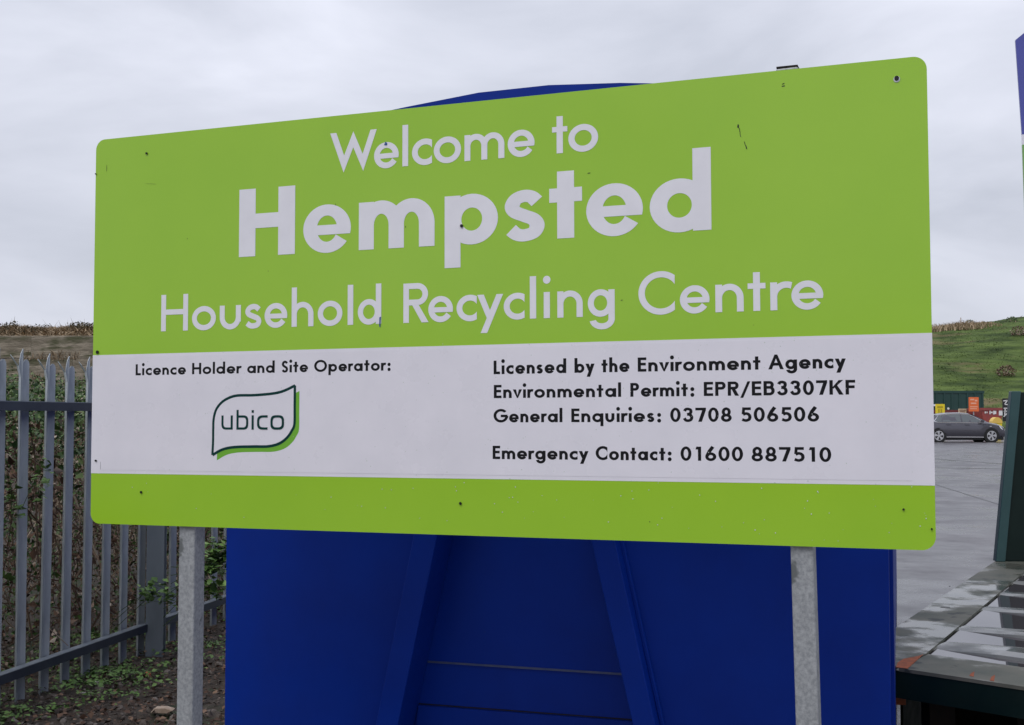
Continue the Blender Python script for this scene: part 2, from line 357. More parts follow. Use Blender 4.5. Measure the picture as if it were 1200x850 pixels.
# hill grass tussocks, dead grass along the crests
n = 60000
x = rng.uniform(34, 66, n); y = rng.uniform(91, 142, n)
cl = nC(x, y, 1.6); keep = cl+rng.normal(0, .25, n) > -.05; x, y = x[keep], y[keep]
B = np.stack([x, y, hill_z(x, y)-.05], 1)
tn = np.clip(rng.uniform(0, .8, len(x))+.15*nA(x, y, 4), 0, .93); br = nB(x, y, 4) > .34; tn[br] = rng.uniform(.94, 1, br.sum())
blades('hill_grass', M['tuft'], B, rng.uniform(.05, .13, len(x)), .10, tn, 'rough green grass covering the slope beyond the car park', 'grass', lean=2.2)
n = 9000
x = rng.uniform(32, 56, n); y = rng.uniform(90, 97.5, n); k = nA(x, y, 2.2) > .0; x, y = x[k], y[k]
blades('foot_grass', M['straw'], np.stack([x, y, hill_z(x, y)-.03], 1), rng.uniform(.06, .22, len(x)), .10, rng.uniform(0, .7, len(x)), 'brown dead grass along the foot of the green hill behind the dark green container', 'grass', lean=2)
n = 5200
x = rng.uniform(44, 66, n); y = rng.uniform(131, 139, n); k = (x < 52.5) | (nA(x, y, 1.1) > .45); x, y = x[k], y[k]
B = np.stack([x, y, hill_z(x, y)-.05], 1); tall = np.where(x < 50.5, .75, .35)
blades('crest_grass', M['straw'], B, tall*rng.uniform(.4, 1.0, len(x)), .10, rng.uniform(.1, 1, len(x)), 'pale dead grass along the crest of the green hill', 'grass', lean=1.2)
n = 26000
x = rng.uniform(-21, -5.5, n); y = rng.uniform(34.62, 38.5, n)
B = np.stack([x, y, bank_z(x, y)-.03], 1)
blades('bank_grass', M['straw'], B, rng.uniform(.06, .20, n), .05, rng.uniform(0, 1, n), 'brown dead grass on top of the concrete block wall', 'grass', lean=3)
n = 90
x = rng.uniform(-17, -9, n); y = rng.uniform(36.4, 37.6, n)
B = np.stack([x, y, bank_z(x, y)-.02], 1)
blades('dry_weed_stems', M['straw'], B, rng.uniform(.2, .5, n), .02, rng.uniform(0, .4, n), 'dry weed stems standing against the sky above the wall', 'weeds', lean=.5)
n = 9000
x = rng.uniform(-19, -8, n); y = rng.uniform(36.6, 37.8, n); k = nA(x, x*.3, .9)+.5*nB(x, y, .4) > -.25; x, y = x[k], y[k]
P = np.stack([x, y, bank_z(x, y)+rng.uniform(0, 1, len(x))**1.6*(.22+.14*nA(x, y*0, .5))], 1)
cloud('crest_scrub', M['dark_scrub'], P, rng.uniform(.03, .09, len(P)), rng.uniform(0, 1, len(P)), 'low dark scrub along the skyline above the block wall', 'scrub', seed=91)
n = 2600
x = rng.uniform(-19, -8, n); zz = np.where(rng.uniform(0, 1, n) < .6, 3.10, 2.48); k = nA(x, zz, .8) > -.1; x, zz = x[k], zz[k]
B = np.stack([x, 34.19-0*x, zz+rng.normal(0, .035, len(x))], 1)
blades('wall_weeds', M['straw'], B, rng.uniform(.04, .24, len(x)), .025, rng.uniform(.1, 1, len(x)), 'tufts of dead grass rooted in the joints of the block wall', 'grass', lean=.8)

# far shrubs on the hill: a brown one and dark ones on the crest
def hill_hit(px, py):
    Y = 88.0
    while Y < 140:
        c = at(px, py, Y)
        if c.z <= float(hill_z(c.x, Y)): break
        Y += .25
    return c
def shrub(px, py, Y, r, m, label, name='hill_shrub'):
    c = hill_hit(px, py) if Y is None else at(px, py, Y); c.z = float(hill_z(c.x, c.y))
    n = 420; d = rng.normal(size=(n, 3)); d /= np.linalg.norm(d, axis=1, keepdims=True)
    P = d*(rng.uniform(.45, 1, n)**.5)[:, None]*np.array([r, r*.8, r*.7])+np.array([0, 0, r*.35])
    P += np.array([0.3*nA(P[:, 0]*3, P[:, 2]*3), 0*P[:, 0], 0*P[:, 0]]).T
    P[:, 2] = np.maximum(P[:, 2], 0)
    root = empty(name, c); tag(root, label, 'shrub')
    cloud('foliage', m, P, rng.uniform(.12, .26, n)*r, rng.uniform(0, 1, n), None, None, seed=int(px), parent=root, kind=None)
    t = MB()
    for k in range(5): t.tube([(0, 0, -.1), (rng.uniform(-.3, .3)*r, 0, .3*r), (rng.uniform(-.7, .7)*r, rng.uniform(-.3, .3), .8*r)], [.04*r, .03*r, .012*r], 4)
    o = t.build('stem', M['wood'], root)
    return root
shrub(1179, 441, None, .95, M['dead_leaf'], 'rusty brown round shrub on the lower green slope beside the green steel post')
shrub(1193, 393, None, .85, M['dead_leaf'], 'pale brown shrub near the top of the green slope at the far right')
shrub(1136, 375, 136, .55, M['green_leaf'], 'small dark shrub on the hill crest beside a thin stake')
shrub(1185, 374, 134, .65, M['green_leaf'], 'dark scrubby bush on the higher crest of the hill at right')
st = empty('wooden_stake', (*at(1126, 377, 135).xy, float(hill_z(at(1126, 377, 135).x, 135.0))))
tag(st, 'thin wooden stake standing on the hill crest', 'stake')
MB().cyl((0, 0, -.2), .06, 1.15, 'z', 6, r2=.045).build('stake_shaft', M['wood'], st)
MB().tube([(0, 0, .62), (.22, 0, .68), (.4, .02, .55)], .02, 4).build('wire_end', M['dark_metal'], st)

# ------------------------------------------------------------------ concrete block wall, beyond the brambles
wall = empty('concrete_wall', (-19.2, 34.2, 0)); tag(wall, 'long stained concrete block wall under the brown grass bank behind the fence', 'wall')
bm0 = MB(); bw, bh = 2.32, .62
bm0.box(.001, bw-.001, 0, .34, .001, bh-.001)
blk = bm0.build('block', M['concrete_block'], wall, bevel=.008); first = True
for r_ in range(6):
    for c_ in range(7):
        o = blk if first else dup(blk, wall); first = False
        o.location = (c_*bw+(bw/2 if r_ % 2 else 0), rng.uniform(-.02, .02), r_*bh)
        o.rotation_euler = (0, 0, rng.uniform(-.012, .012))
MB().box(0, 7*bw+bw/2, .12, .30, 0, 6*bh-.05).build('mortar_core', M['concrete_block'], wall)

# ------------------------------------------------------------------ palisade fence
fence = empty('palisade_fence', FP, (0, 0, math.atan2(FD.y, FD.x)))
tag(fence, 'grey galvanised palisade fence with pointed splayed pales in front of the brambles', 'fence')
# local x runs along the fence away from the camera, local -y faces the yard
PT, PW = 1.835, .044
def pale_mesh():
    m = MB(); prof = [(-.038, -.015), (-.017, .006), (-.008, .009), (0, -.003), (.008, .009), (.017, .006), (.038, -.015)]
    n = len(prof); th = .004
    def sheet(rows):
        "rows: list of (list of x,y,z points)"
        k = len(rows[0]); b = []
        for rw in rows: b += [Vector(p) for p in rw]
        nf = len(b); bk = [p+Vector((0, th, 0)) for p in b]
        fs = []
        for i in range(len(rows)-1):
            for j in range(k-1):
                a = i*k+j; fs.append((a, a+1, a+k+1, a+k)); fs.append((nf+a+k, nf+a+k+1, nf+a+1, nf+a))
            a = i*k; fs.append((a+k, nf+a+k, nf+a, a)); a = i*k+k-1; fs.append((a, nf+a, nf+a+k, a+k))
        for j in range(k-1):
            fs.append((nf+j, nf+j+1, j+1, j)); a = (len(rows)-1)*k+j; fs.append((a, a+1, nf+a+1, nf+a))
        m.add(b+bk, fs)
    sheet([[(x, y, .05) for x, y in prof], [(x, y, 1.60) for x, y in prof]])
    C5 = prof[1:6]
    sheet([[(x, y, 1.60) for x, y in C5], [(x, y, 1.765) for x, y in C5], [(x*.55+.001, y*.6, 1.81) for x, y in C5], [(.003+x*.06, -.002, PT) for x, y in C5]])
    for sx in (-1, 1):
        pr = prof[0:2] if sx < 0 else prof[5:7]
        pr = [pr[0], ((pr[0][0]+pr[1][0])/2, (pr[0][1]+pr[1][1])/2), pr[1]]
        pr = [(x-sx*.001, y) for x, y in pr]
        if sx < 0: sheet([[(x, y, 1.60) for x, y in pr], [(x, y, 1.69) for x, y in pr], [(x-.006, y+.008, 1.745) for x, y in pr], [(x-.022, y+.026, 1.782) for x, y in pr], [(-.058+(x+.027)*.1, .030, 1.803) for x, y in pr]])
        else: sheet([[(x, y, 1.60) for x, y in pr], [(x, y, 1.755) for x, y in pr], [(.0275+(x-.0275)*.8, -.0045+(y+.0045)*.8, 1.770) for x, y in pr], [(.0275+(x-.0275)*.3, -.0045+(y+.0045)*.3, 1.781) for x, y in pr]])
    return m
pale = pale_mesh().build('pale', M['fence_galv'], fence)
i = 0; s0 = -1.75
rp = np.random.default_rng(4)
while s0 < 13:
    o = pale if i == 0 else dup(pale, fence)
    s = (i-9)*.21+.235
    o.location = (s, rp.uniform(-.003, .003), rp.uniform(-.012, .012)); o.rotation_euler = (rp.uniform(-.004, .004), rp.uniform(-.009, .009), rp.uniform(-.03, .03))
    i += 1; s0 = s
def rail(z, name='rail'):
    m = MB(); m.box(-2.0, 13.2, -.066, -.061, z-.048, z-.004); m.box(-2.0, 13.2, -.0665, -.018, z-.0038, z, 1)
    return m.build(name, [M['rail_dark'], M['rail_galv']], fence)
rail(1.572); rail(.238)
pm = MB(); pm.box(-.052, .052, -.052, -.044, -.15, 1.70); pm.box(-.004, .004, -.0435, .0435, -.15, 1.70); pm.box(-.052, .052, .044, .052, -.15, 1.70)
post = pm.build('post', M['post_galv'], fence); post.location = (1.33, -.088, 0); post.rotation_euler = (0, 0, R(-72))
for k, s in enumerate((-1.40, 4.05, 6.8, 9.55, 12.3)):
    o = dup(post, fence); o.location = (s, -.075, 0)

# ------------------------------------------------------------------ brambles behind the fence
def fpt(s, d): return np.array([FP.x+FD.x*s+FN.x*d, FP.y+FD.y*s+FN.y*d]) if np.isscalar(s) else np.stack([FP.x+FD.x*s+FN.x*d, FP.y+FD.y*s+FN.y*d], 1)
def thicket(n, top, smin=-2.2, smax=9, dmin=.10, dmax=3.4, seed=1, power=1.0):
    r = np.random.default_rng(seed); s = r.uniform(smin, smax, n); d = -(dmin+(dmax-dmin)*r.uniform(0, 1, n)**1.4)
    xy = fpt(s, d); g = soil_z(xy[:, 0], xy[:, 1])
    hh = (top+.10*(-d)+.22*nA(xy[:, 0], xy[:, 1], .45)+.10*nB(xy[:, 0], xy[:, 1], .2))
    z = g*.6+(hh-g*.6)*r.uniform(0, 1, n)**power
    tp = r.uniform(0, 1, n) < .42; z = np.where(tp, hh-r.uniform(0, .38, n), z)
    P = np.stack([xy[:, 0], xy[:, 1], z], 1)
    dens = nC(P[:, 0]*1.0+P[:, 2]*.7, P[:, 1]+P[:, 2], .22)+.6*nB(P[:, 0]-P[:, 2], P[:, 1]*.7+P[:, 2]*1.3, .12)
    return P, dens, hh
P, dn, hh = thicket(120000, 1.56, seed=11, power=.8)
k = dn > -.10-.25*(P[:, 2] > hh-.25); P = P[k]; hk = hh[k]
hf = np.clip(P[:, 2]/1.7, 0, 1)
cloud('bramble_leaves', M['green_leaf'], P, rng.uniform(.010, .042, len(P)), np.clip(rng.uniform(0, .9, len(P))**1.3+.1, 0, 1), 'dark green bramble leaves tangled behind the palisade fence', 'brambles', up=-.2, seed=12)
P, dn, hh = thicket(70000, 1.44, seed=21, power=.9)
k = dn < .15; P = P[k]
cloud('dead_bramble_leaves', M['dead_leaf'], P, rng.uniform(.010, .036, len(P)), rng.uniform(0, 1, len(P))**1.2, 'brown and pale dead leaves caught in the brambles behind the fence', 'dead leaves', seed=22, aspect=.7)
P, dn, hh = thicket(3400, 1.50, seed=33, dmax=1.2, power=.9)
k = dn > .1; P = P[k]
cloud('broad_bramble_leaves', M['green_leaf'], P, rng.uniform(.045, .085, len(P)), rng.uniform(.2, 1, len(P)), 'broader green bramble leaves close behind the fence pales', 'brambles', seed=34, aspect=.75)
P, dn, hh = thicket(2600, 1.35, seed=35, dmax=1.0, power=.9)
k = nA(P[:, 1]*1.0, P[:, 2], .35) > .05; P = P[k]
cloud('curled_dead_leaves', M['dead_leaf'], P, rng.uniform(.04, .075, len(P)), rng.uniform(.35, 1, len(P)), 'larger curled brown leaves hanging in the brambles', 'dead leaves', seed=36, aspect=.6, fold=.8)
r = np.random.default_rng(31)
cm = MB(); shade_tints = []
for k in range(1000):
    s, d = r.uniform(-2, 8), -r.uniform(.08, 2.4)
    a = r.uniform(0, 6.28); ln = r.uniform(.3, 1.4); h = r.uniform(.3, 1.55)
    p0 = fpt(s, d); g = float(soil_z(p0[0], p0[1]))
    dx, dy = math.cos(a)*ln*.5, math.sin(a)*ln*.5
    z0 = r.uniform(0, h*.8)
    pts = [(p0[0], p0[1], g+z0), (p0[0]+dx*.5, p0[1]+dy*.5, z0+(h-z0)*.8), (p0[0]+dx, p0[1]+dy, h), (p0[0]+dx*1.6, p0[1]+dy*1.6, h-.25*ln)]
    pts = [q for q in pts if fence_side(q[0], q[1]) < -.03]
    if len(pts) < 2: continue
    w = r.uniform(.0018, .0062); nb = len(cm.f); cm.tube(pts, [w*1.2-.0002*i for i in range(len(pts))], 3); shade_tints += [min(1, r.uniform(0, 1)**1.5*(.45+.6*h/1.5))]*(len(cm.f)-nb)  # low canes tinted darker: thicket shade put into their colour
o = cm.build('bramble_canes', M['cane']); tag(o, 'thin arching bramble canes and twigs behind the fence', 'brambles', kind='stuff')
a_ = o.data.attributes.new('tint', 'FLOAT', 'FACE'); a_.data.foreach_set('value', shade_tints)

def leafy(px, py, h, s_off, label, nst=3, seed=0, size=.075):
    size *= .72
    "a young nettle-like plant pushing through the fence: stems, and pairs of toothed leaves"
    r = np.random.default_rng(seed)
    c = Vector(s_off); root = empty('leafy_weed', c); tag(root, label, 'weed plant', 'green weeds growing through the fence')
    t = MB(); C = []; 
    for k in range(nst):
        tip = Vector((r.uniform(-.10, .12), r.uniform(-.08, .08), h*r.uniform(.8, 1)))
        mid = Vector((tip.x*.3, tip.y*.3, tip.z*.5)); base_z = mid.z; t.tube([(-.30, .06, h-.42+.05*k), mid+Vector((-.05, 0, h*.3)), tip], [.0028, .0024, .002], 4)
        for q in np.linspace(.86, 1.0, 6):
            b = mid.lerp(tip, (q-.5)*2) if q > .5 else mid
            for j in range(5):
                a = r.uniform(0, 6.28); q_ = r.uniform(.015, .05); C.append(b+Vector((math.cos(a)*q_, math.sin(a)*q_, r.uniform(-.05, .01))))
    t.build('stem', M['weed_stem'], root)
    C = np.array([tuple(c_) for c_ in C]); o = cloud('foliage', M['weed_leaf'], C, r.uniform(.6, 1.15, len(C))*size, r.uniform(0, 1, len(C)), None, None, flat=True, seed=seed, parent=root, aspect=.62, kind=None)
    return root
M['weed_stem'] = mat('weed_stem_green', (.06, .09, .03), .6)
p = at(176, 693, 7.25); leafy(0, 0, p.z+.09, (p.x, p.y, .03), 'small green weed growing beside the fence post', 3, 41, .085)
p = at(253, 640, 7.3); leafy(0, 0, p.z+.06, (p.x+.02, p.y, .03), 'taller leafy green weed between the sign post and the blue container', 5, 42, .10)
p = at(252, 668, 7.1); leafy(0, 0, p.z+.06, (p.x-.01, p.y, .03), 'lower leafy green weed beside the blue container', 4, 43, .10)
p = at(33, 553, 6.25); leafy(0, 0, p.z+.06, (p.x, p.y, .03), 'dark leafy bramble shoot in front of a fence pale at far left', 2, 44, .075)

# ------------------------------------------------------------------ litter on the soil verge
r = np.random.default_rng(51)
sm = MB(); ico = [(0, 0, 1), (.894, 0, .447), (.276, .851, .447), (-.724, .526, .447), (-.724, -.526, .447), (.276, -.851, .447), (.724, .526, -.447), (-.276, .851, -.447), (-.894, 0, -.447), (-.276, -.851, -.447), (.724, -.526, -.447), (0, 0, -1)]
icf = [(0,1,2),(0,2,3),(0,3,4),(0,4,5),(0,5,1),(1,6,2),(2,7,3),(3,8,4),(4,9,5),(5,10,1),(2,6,7),(3,7,8),(4,8,9),(5,9,10),(1,10,6),(6,11,7),(7,11,8),(8,11,9),(9,11,10),(10,11,6)]
for k in range(4200):
    yy = 5.2+5.5*r.uniform()**1.5; xx = r.uniform(-3.3, -.8)+(yy-6)*.02
    s = .006+.020*r.uniform()**3; g = float(soil_z(xx, yy))
    e = Euler((r.uniform(0, 6), r.uniform(0, 6), r.uniform(0, 6))).to_matrix(); sc = Vector((s*r.uniform(.8, 1.5), s, s*r.uniform(.5, .8)))
    sm.add([Vector((xx, yy, g+s*.2))+e@Vector((v[0]*sc.x, v[1]*sc.y, v[2]*sc.z)) for v in ico], icf)
o = sm.build('gravel', M['stone']); tag(o, 'small brown and grey stones scattered over the dark soil below the fence', 'gravel', kind='stuff')
def scatter(n, seed, thr=None, sign=1, nf=nA, sc=.5):
    r = np.random.default_rng(seed); y = 5.2+5.5*r.uniform(0, 1, n)**1.4; x = r.uniform(-3.3, -.75, n)
    if thr is not None:
        k = sign*nf(x, y, sc)+r.normal(0, .12, n) > thr; x, y = x[k], y[k]
    return np.stack([x, y, soil_z(x, y)+.012+r.uniform(0, .02, len(x))], 1)
P = scatter(9000, 61)
cloud('leaf_litter', M['dead_leaf'], P, rng.uniform(.014, .045, len(P)), rng.uniform(0, .9, len(P))**1.9, 'wet brown leaf litter on the soil below the fence', 'leaf litter', flat=True, seed=62, aspect=.7)
P = scatter(42000, 63, .30, 1, nC, .45)
cloud('low_weeds', M['weed_leaf'], P+[0, 0, .012], rng.uniform(.012, .038, len(P)), rng.uniform(0, .75, len(P)), 'patches of low green weeds and moss on the soil verge', 'weeds', flat=True, seed=64, aspect=.7)
def rock(px, py, r0, m, name, label, cat, sx=1.5, sy=1, sz=.55, seed=0):
    p = gp(px, py, .05); rr = np.random.default_rng(seed)
    b = MB(); b.add([Vector((v[0]*sx*r0*rr.uniform(.8, 1.15), v[1]*sy*r0*rr.uniform(.8, 1.15), v[2]*sz*r0*rr.uniform(.8, 1.15))) for v in ico], icf)
    o = b.build(name, m, None, bevel=.004); o.location = (p.x, p.y, float(soil_z(p.x, p.y))+.02); o.rotation_euler = (0, 0, rr.uniform(-.4, .4))
    return tag(o, label, cat)
rock(112, 803, .022, M['pale_stone'], 'pale_stone', 'pale flat stone lying under the fence left of the fence post', 'stone', 1.5, seed=1)
rock(99, 813, .018, M['pale_stone'], 'litter_scrap', 'torn white scrap of litter on the soil below the fence', 'litter', 1.7, .6, .25, seed=2)
rock(142, 799, .014, M['pale_stone'], 'pale_pebble', 'small pinkish white pebble below the fence rail', 'stone', 1.2, seed=3)
rock(172, 792, .030, M['rust'], 'orange_stone', 'orange brown rounded stone at the foot of the fence post', 'stone', 1.2, seed=4)
wd = MB(); wd.prism([(-.05, 0), (.035, -.004), (.06, .012), (.02, .024), (-.03, .022)], -.03, .02)
o = wd.build('wood_fragment', M['wood'], bevel=.003); p = gp(190, 833, .06); o.location = (p.x, p.y, float(soil_z(p.x, p.y))+.02); tag(o, 'pale broken piece of wood on the soil beside the sign post', 'wood')
o = MB().tube([at(58, 737, 6.05), at(66, 744, 6.1), at(80, 757, 6.2)], .0022, 4).build('broken_cane', M['wood']); tag(o, 'pale dry cane leaning diagonally across the fence rail', 'twig')

# ------------------------------------------------------------------ lettering: geometric sans drawn stroke by stroke
def arc(cx, cy, rx, ry, a0, a1, n=26):
    return [(cx+rx*math.cos(R(a0+(a1-a0)*i/n)), cy+ry*math.sin(R(a0+(a1-a0)*i/n))) for i in range(n+1)]
def catmull(P, n=7):
    P = [P[0]]+list(P)+[P[-1]]; o = []
    for i in range(1, len(P)-2):
        for k in range(n):
            t = k/n; a, b, c, d = (np.array(P[i-1]), np.array(P[i]), np.array(P[i+1]), np.array(P[i+2]))
            o.append(tuple(.5*((2*b)+(c-a)*t+(2*a-5*b+4*c-d)*t*t+(3*b-a-3*c+d)*t**3)))
    o.append(tuple(P[-1])); return o
def stroke(path, wx, wy=None):
    "thicken a centre line; wx = thickness of its upright parts, wy of its level parts"
    wy = wy or wx; A = []; B = []
    for i, p in enumerate(path):
        q0, q1 = path[max(0, i-1)], path[min(len(path)-1, i+1)]
        dx, dy = q1[0]-q0[0], q1[1]-q0[1]; l = math.hypot(dx, dy) or 1
        nx, ny = -dy/l, dx/l
        A.append((p[0]+nx*wx/2, p[1]+ny*wy/2)); B.append((p[0]-nx*wx/2, p[1]-ny*wy/2))
    return (A, B)
def glyph(ch, w, st):
    t, th, xh, asc, desc = st['t'], st['th'], st['xh'], st['asc'], st['desc']
    os_ = .012; S = []; hb = st.get('hb', th)
    if ch == 's' and t > .23: t = .225; th = .165
    if ch == 'e' and t > .23: t = .222; th = .160
    if ch == 'o' and t > .23: th = .2           # list of strips (outer, inner)
    def bx(x0, y0, x1, y1): S.append(([(x0, y0), (x0, y1)], [(x1, y0), (x1, y1)]))
    def qd(a, b, c, d): S.append(([a, b], [d, c]))
    def ring(x0, x1, y0, y1, a0=0, a1=360, ai0=None, ai1=None, tx=t, ty=th):
        cx, cy, rx, ry = (x0+x1)/2, (y0+y1)/2, (x1-x0)/2, (y1-y0)/2
        S.append((arc(cx, cy, rx, ry, a0, a1, 40), arc(cx, cy, rx-tx, ry-ty, a0 if ai0 is None else ai0, a1 if ai1 is None else ai1, 40)))
    def opn(wd, y0, y1, full=1.22):
        W = wd*full; rx = W/2; ao = math.degrees(math.acos(max(-1, min(1, (wd-rx)/rx)))); ai = math.degrees(math.acos(max(-1, min(1, (wd-rx)/(rx-t*.97))))) 
        ring(0, W, y0, y1, ao, 360-ao, ai, 360-ai)
    def spath(ys): 
        P = [(.96, .84), (.76, .965), (.49, 1.0), (.19, .93), (.045, .76), (.15, .61), (.49, .50), (.84, .39), (.965, .235), (.84, .065), (.50, 0), (.22, .035), (0.0, .155)]
        S.append(stroke(catmull([(t/2+x*(w-t), th/2-os_+y*(ys-th+2*os_)) for x, y in P]), t*.96, th))
    dth = st.get('dw', t)
    if ch in 'HEFLPRBK': bx(0, 0, t, 1)
    if ch == 'H': bx(w-t, 0, w, 1); bx(t*.9, .51-hb/2+.01, w-t*.9, .51+hb/2+.01)
    elif ch in 'EF':
        bx(t*.9, 1-th, w, 1); bx(t*.9, .50-th*.35, w*.94, .50+th*.65)
        if ch == 'E': bx(t*.9, 0, w, th)
    elif ch == 'L': bx(t*.9, 0, w, th)
    elif ch in 'PRB':
        yb = .44 if ch != 'B' else .46; yt = 1
        ry = (yt-yb)/2; rx = min(ry*1.05, w-t); cx = w-rx if ch != 'B' else w*.93-rx
        S.append(([(t*.9, yt)]+arc(cx, yb+ry, rx, ry, 90, -90, 24)+[(t*.9, yb)], [(t*.9, yt-th)]+arc(cx, yb+ry, rx-t, ry-th, 90, -90, 24)+[(t*.9, yb+th)]))
        if ch == 'R': qd((w*.30, yb+th*.5), (w*.30+t*1.15, yb+th*.5), (w+t*.1, 0), (w-t*1.12, 0))
        if ch == 'B':
            ry2 = (yb+th)/2; rx2 = min(ry2*1.05, w-t); c2 = w-rx2
            S.append(([(t*.9, 2*ry2)]+arc(c2, ry2, rx2, ry2, 90, -90, 24)+[(t*.9, 0)], [(t*.9, 2*ry2-th)]+arc(c2, ry2, rx2-t, ry2-th, 90, -90, 24)+[(t*.9, th)]))
    elif ch == 'K':
        qd((t*.9, .40), (w-t*1.25, 1), (w, 1), (t*.9, .40+t*1.0)) if False else qd((w-t*1.3, 1), (w, 1), (t*1.1, .40), (t*.9, .52))
        qd((t*1.4, .56), (t*1.4+t*.75, .68), (w+.02, 0), (w-t*1.25, 0))
    elif ch == 'O': ring(0, w, -os_, 1+os_)
    elif ch == 'C': opn(w, -os_, 1+os_, 1.24)
    elif ch == 'G':
        W = w*1.06; rx = W/2; ao = 42
        ring(0, W, -os_, 1+os_, ao, 358, ao+2, 358); bx(w*.52, .50-th*.6, W-t*.3, .50+th*.4)
    elif ch == 'A':
        a = w/2; qd((0, 0), (a-t*.42, 1), (a+t*.42, 1), (t*1.08, 0)); qd((w-t*1.08, 0), (a-t*.42, 1), (a+t*.42, 1), (w, 0)); bx(w*.22, .25, w*.78, .25+th)
    elif ch == 'W':
        H2 = t*1.13; x1, x2, x3 = w*.295, w*.500, w*.715; q = 1.03
        fm = (x2-x1)/(x2+H2-x1); fl = 2*H2/(x2+H2); fr = 2*H2/(w-x2+H2)
        S.append(('poly', [(0, 1), (H2, 1), (H2+x1-x1*fl, -.03+q*fl), (x2, 1.0), (w-H2-(w-x3)*(1-fr), -.03+q*fr), (w-H2, 1), (w, 1), (x3, -.03), (x2, -.03+q*fm), (x1, -.03)]))
    elif ch == 'S': spath(1)
    elif ch == 's': spath(xh)
    elif ch == 'o': ring(0, w, -os_, xh+os_)
    elif ch == 'c': opn(w, -os_, xh+os_, 1.33)
    elif ch == 'e':
        y0 = -os_; y1 = xh+os_; cy = (y0+y1)/2; bt = th*.88; yb = cy-bt*.62; ry = (y1-y0)/2
        a = math.degrees(math.asin((yb-cy)/ry)); cx = w/2
        ai = math.degrees(math.asin((yb-cy)/(ry-th)))
        S.append((arc(cx, cy, w/2, ry, a, 326, 44), arc(cx, cy, w/2-t, ry-th, ai, 331, 44)))
        bx(t*.6, yb, w-t*.35, yb+bt)
    elif ch in 'adqgbp':
        k = t*.22 if t < .23 else .02; tt = t*.97
        if ch in 'adqg': ring(0, w-k, -os_, xh+os_, tx=tt)
        else: ring(k, w, -os_, xh+os_, tx=tt)
        if ch == 'a': bx(w-t, 0, w, xh)
        if ch == 'd': bx(w-t, 0, w, asc)
        if ch == 'b': bx(0, 0, t, asc)
        if ch == 'p': bx(0, desc, t, xh)
        if ch == 'q': bx(w-t, desc, w, xh)
        if ch == 'g':
            rx = w*.47; ry = rx*.80; cy = desc+ry; cx = w-rx
            S.append(([(w, xh), (w, cy)]+arc(cx, cy, rx, ry, 0, -168, 24), [(w-t, xh), (w-t, cy)]+arc(cx, cy, rx-t, ry-th, 0, -168, 24)))
    elif ch in 'nhmr':
        bx(0, 0, t, asc if ch == 'h' else xh)
        def arch(x0, x1):
            cx, rx = (x0+x1)/2, (x1-x0)/2; ry = min(rx*1.0, xh*.55)
            S.append((arc(cx, xh+os_-ry, rx, ry, 180, 0, 26)+[(x1, 0)], arc(cx, xh+os_-ry, rx-t, ry-th, 180, 0, 26)+[(x1-t, 0)]))
        if ch in 'nh': arch(0, w)
        elif ch == 'm': arch(0, (w+t)/2); arch((w-t)/2, w)
        else:
            rx = w*.80; ry = min(rx*.95, xh*.6)
            S.append((arc(rx, xh+os_-ry, rx, ry, 180, 68, 22), arc(rx, xh+os_-ry, rx-t, ry-th, 180, 60, 22)))
    elif ch == 'u':
        bx(w-t, xh*.3, w, xh); rx = w/2; ry = min(rx, xh*.55); cy = ry-os_
        S.append(([(0, xh)]+arc(rx, cy, rx, ry, 180, 360, 26)+[(w, cy+.1)], [(t, xh)]+arc(rx, cy, rx-t, ry-th, 180, 360, 26)+[(w-t, cy+.1)]))
    elif ch == 'l': bx(0, 0, w, asc)
    elif ch == 'i': 
        bx(0, 0, w, xh); d = .62*t; cy = .94*asc-.04
        S.append((arc(w/2, cy, d, d, 0, 180, 12), list(reversed(arc(w/2, cy, d, d, 180, 360, 12)))))
    elif ch == 't':
        c = w*.5; bx(c-t/2, 0, c+t/2, st.get('tt', .885)); bx(0, xh-hb*.88, w, xh)
    elif ch in 'yv':
        h = t*.56; xb = w*.50 if ch == 'v' else w*.56
        if ch == 'v':
            qd((0, xh), (2*h, xh), (xb+h*.35, 0), (xb-h*.35, 0)); qd((w-2*h, xh), (w, xh), (xb+h*.35, 0), (xb-h*.35, 0)); 
            S.append(([(xb-h*.35, 0), (xb-h*.5, .12)], [(xb+h*.35, 0), (xb+h*.5, .12)]))
        else:
            xe = w*.13; f = (xh-0)/(xh-desc); xk = w-h-(w-h-xe-h)*f
            qd((w-2*h, xh), (w, xh), (xe+2*h, desc), (xe, desc)); qd((0, xh), (2*h, xh), (xk+h*.95, .10), (xk-h*.35, -.02))
    elif ch == '0': ring(0, w, -os_, 1+os_)
    elif ch == '1': bx(w-t, 0, w, 1); qd((w-t*1.0, 1), (w-t*.5, 1), (w-t*.5, .82), (w-t*2.0, .82)) if False else qd((w-t*.9, 1), (w-t*.9, .80), (0, .80), (w*.16, 1-th*.0))
    elif ch == '3':
        S.append(stroke(catmull([(t/2+x*(w-t), th/2-os_+y*(1-th+2*os_)) for x, y in [(.04, .82), (.20, .965), (.5, 1), (.82, .93), (.90, .76), (.76, .60), (.38, .545)]]), t, th))
        S.append(stroke(catmull([(t/2+x*(w-t), th/2-os_+y*(1-th+2*os_)) for x, y in [(.38, .545), (.80, .49), (1, .28), (.86, .07), (.5, 0), (.18, .05), (0, .22)]]), t, th))
    elif ch == '5':
        bx(w*.28, 1-th, w*.94, 1)
        S.append(stroke([(w*.30, 1), (w*.30-t*.2, .52)], t*.9))
        S.append(stroke(catmull([(t/2+x*(w-t), th/2-os_+y*(1-th+2*os_)) for x, y in [(.13, .50), (.50, .585), (.86, .50), (1, .29), (.86, .08), (.45, 0), (0, .09)]]), t, th))
    elif ch == '6':
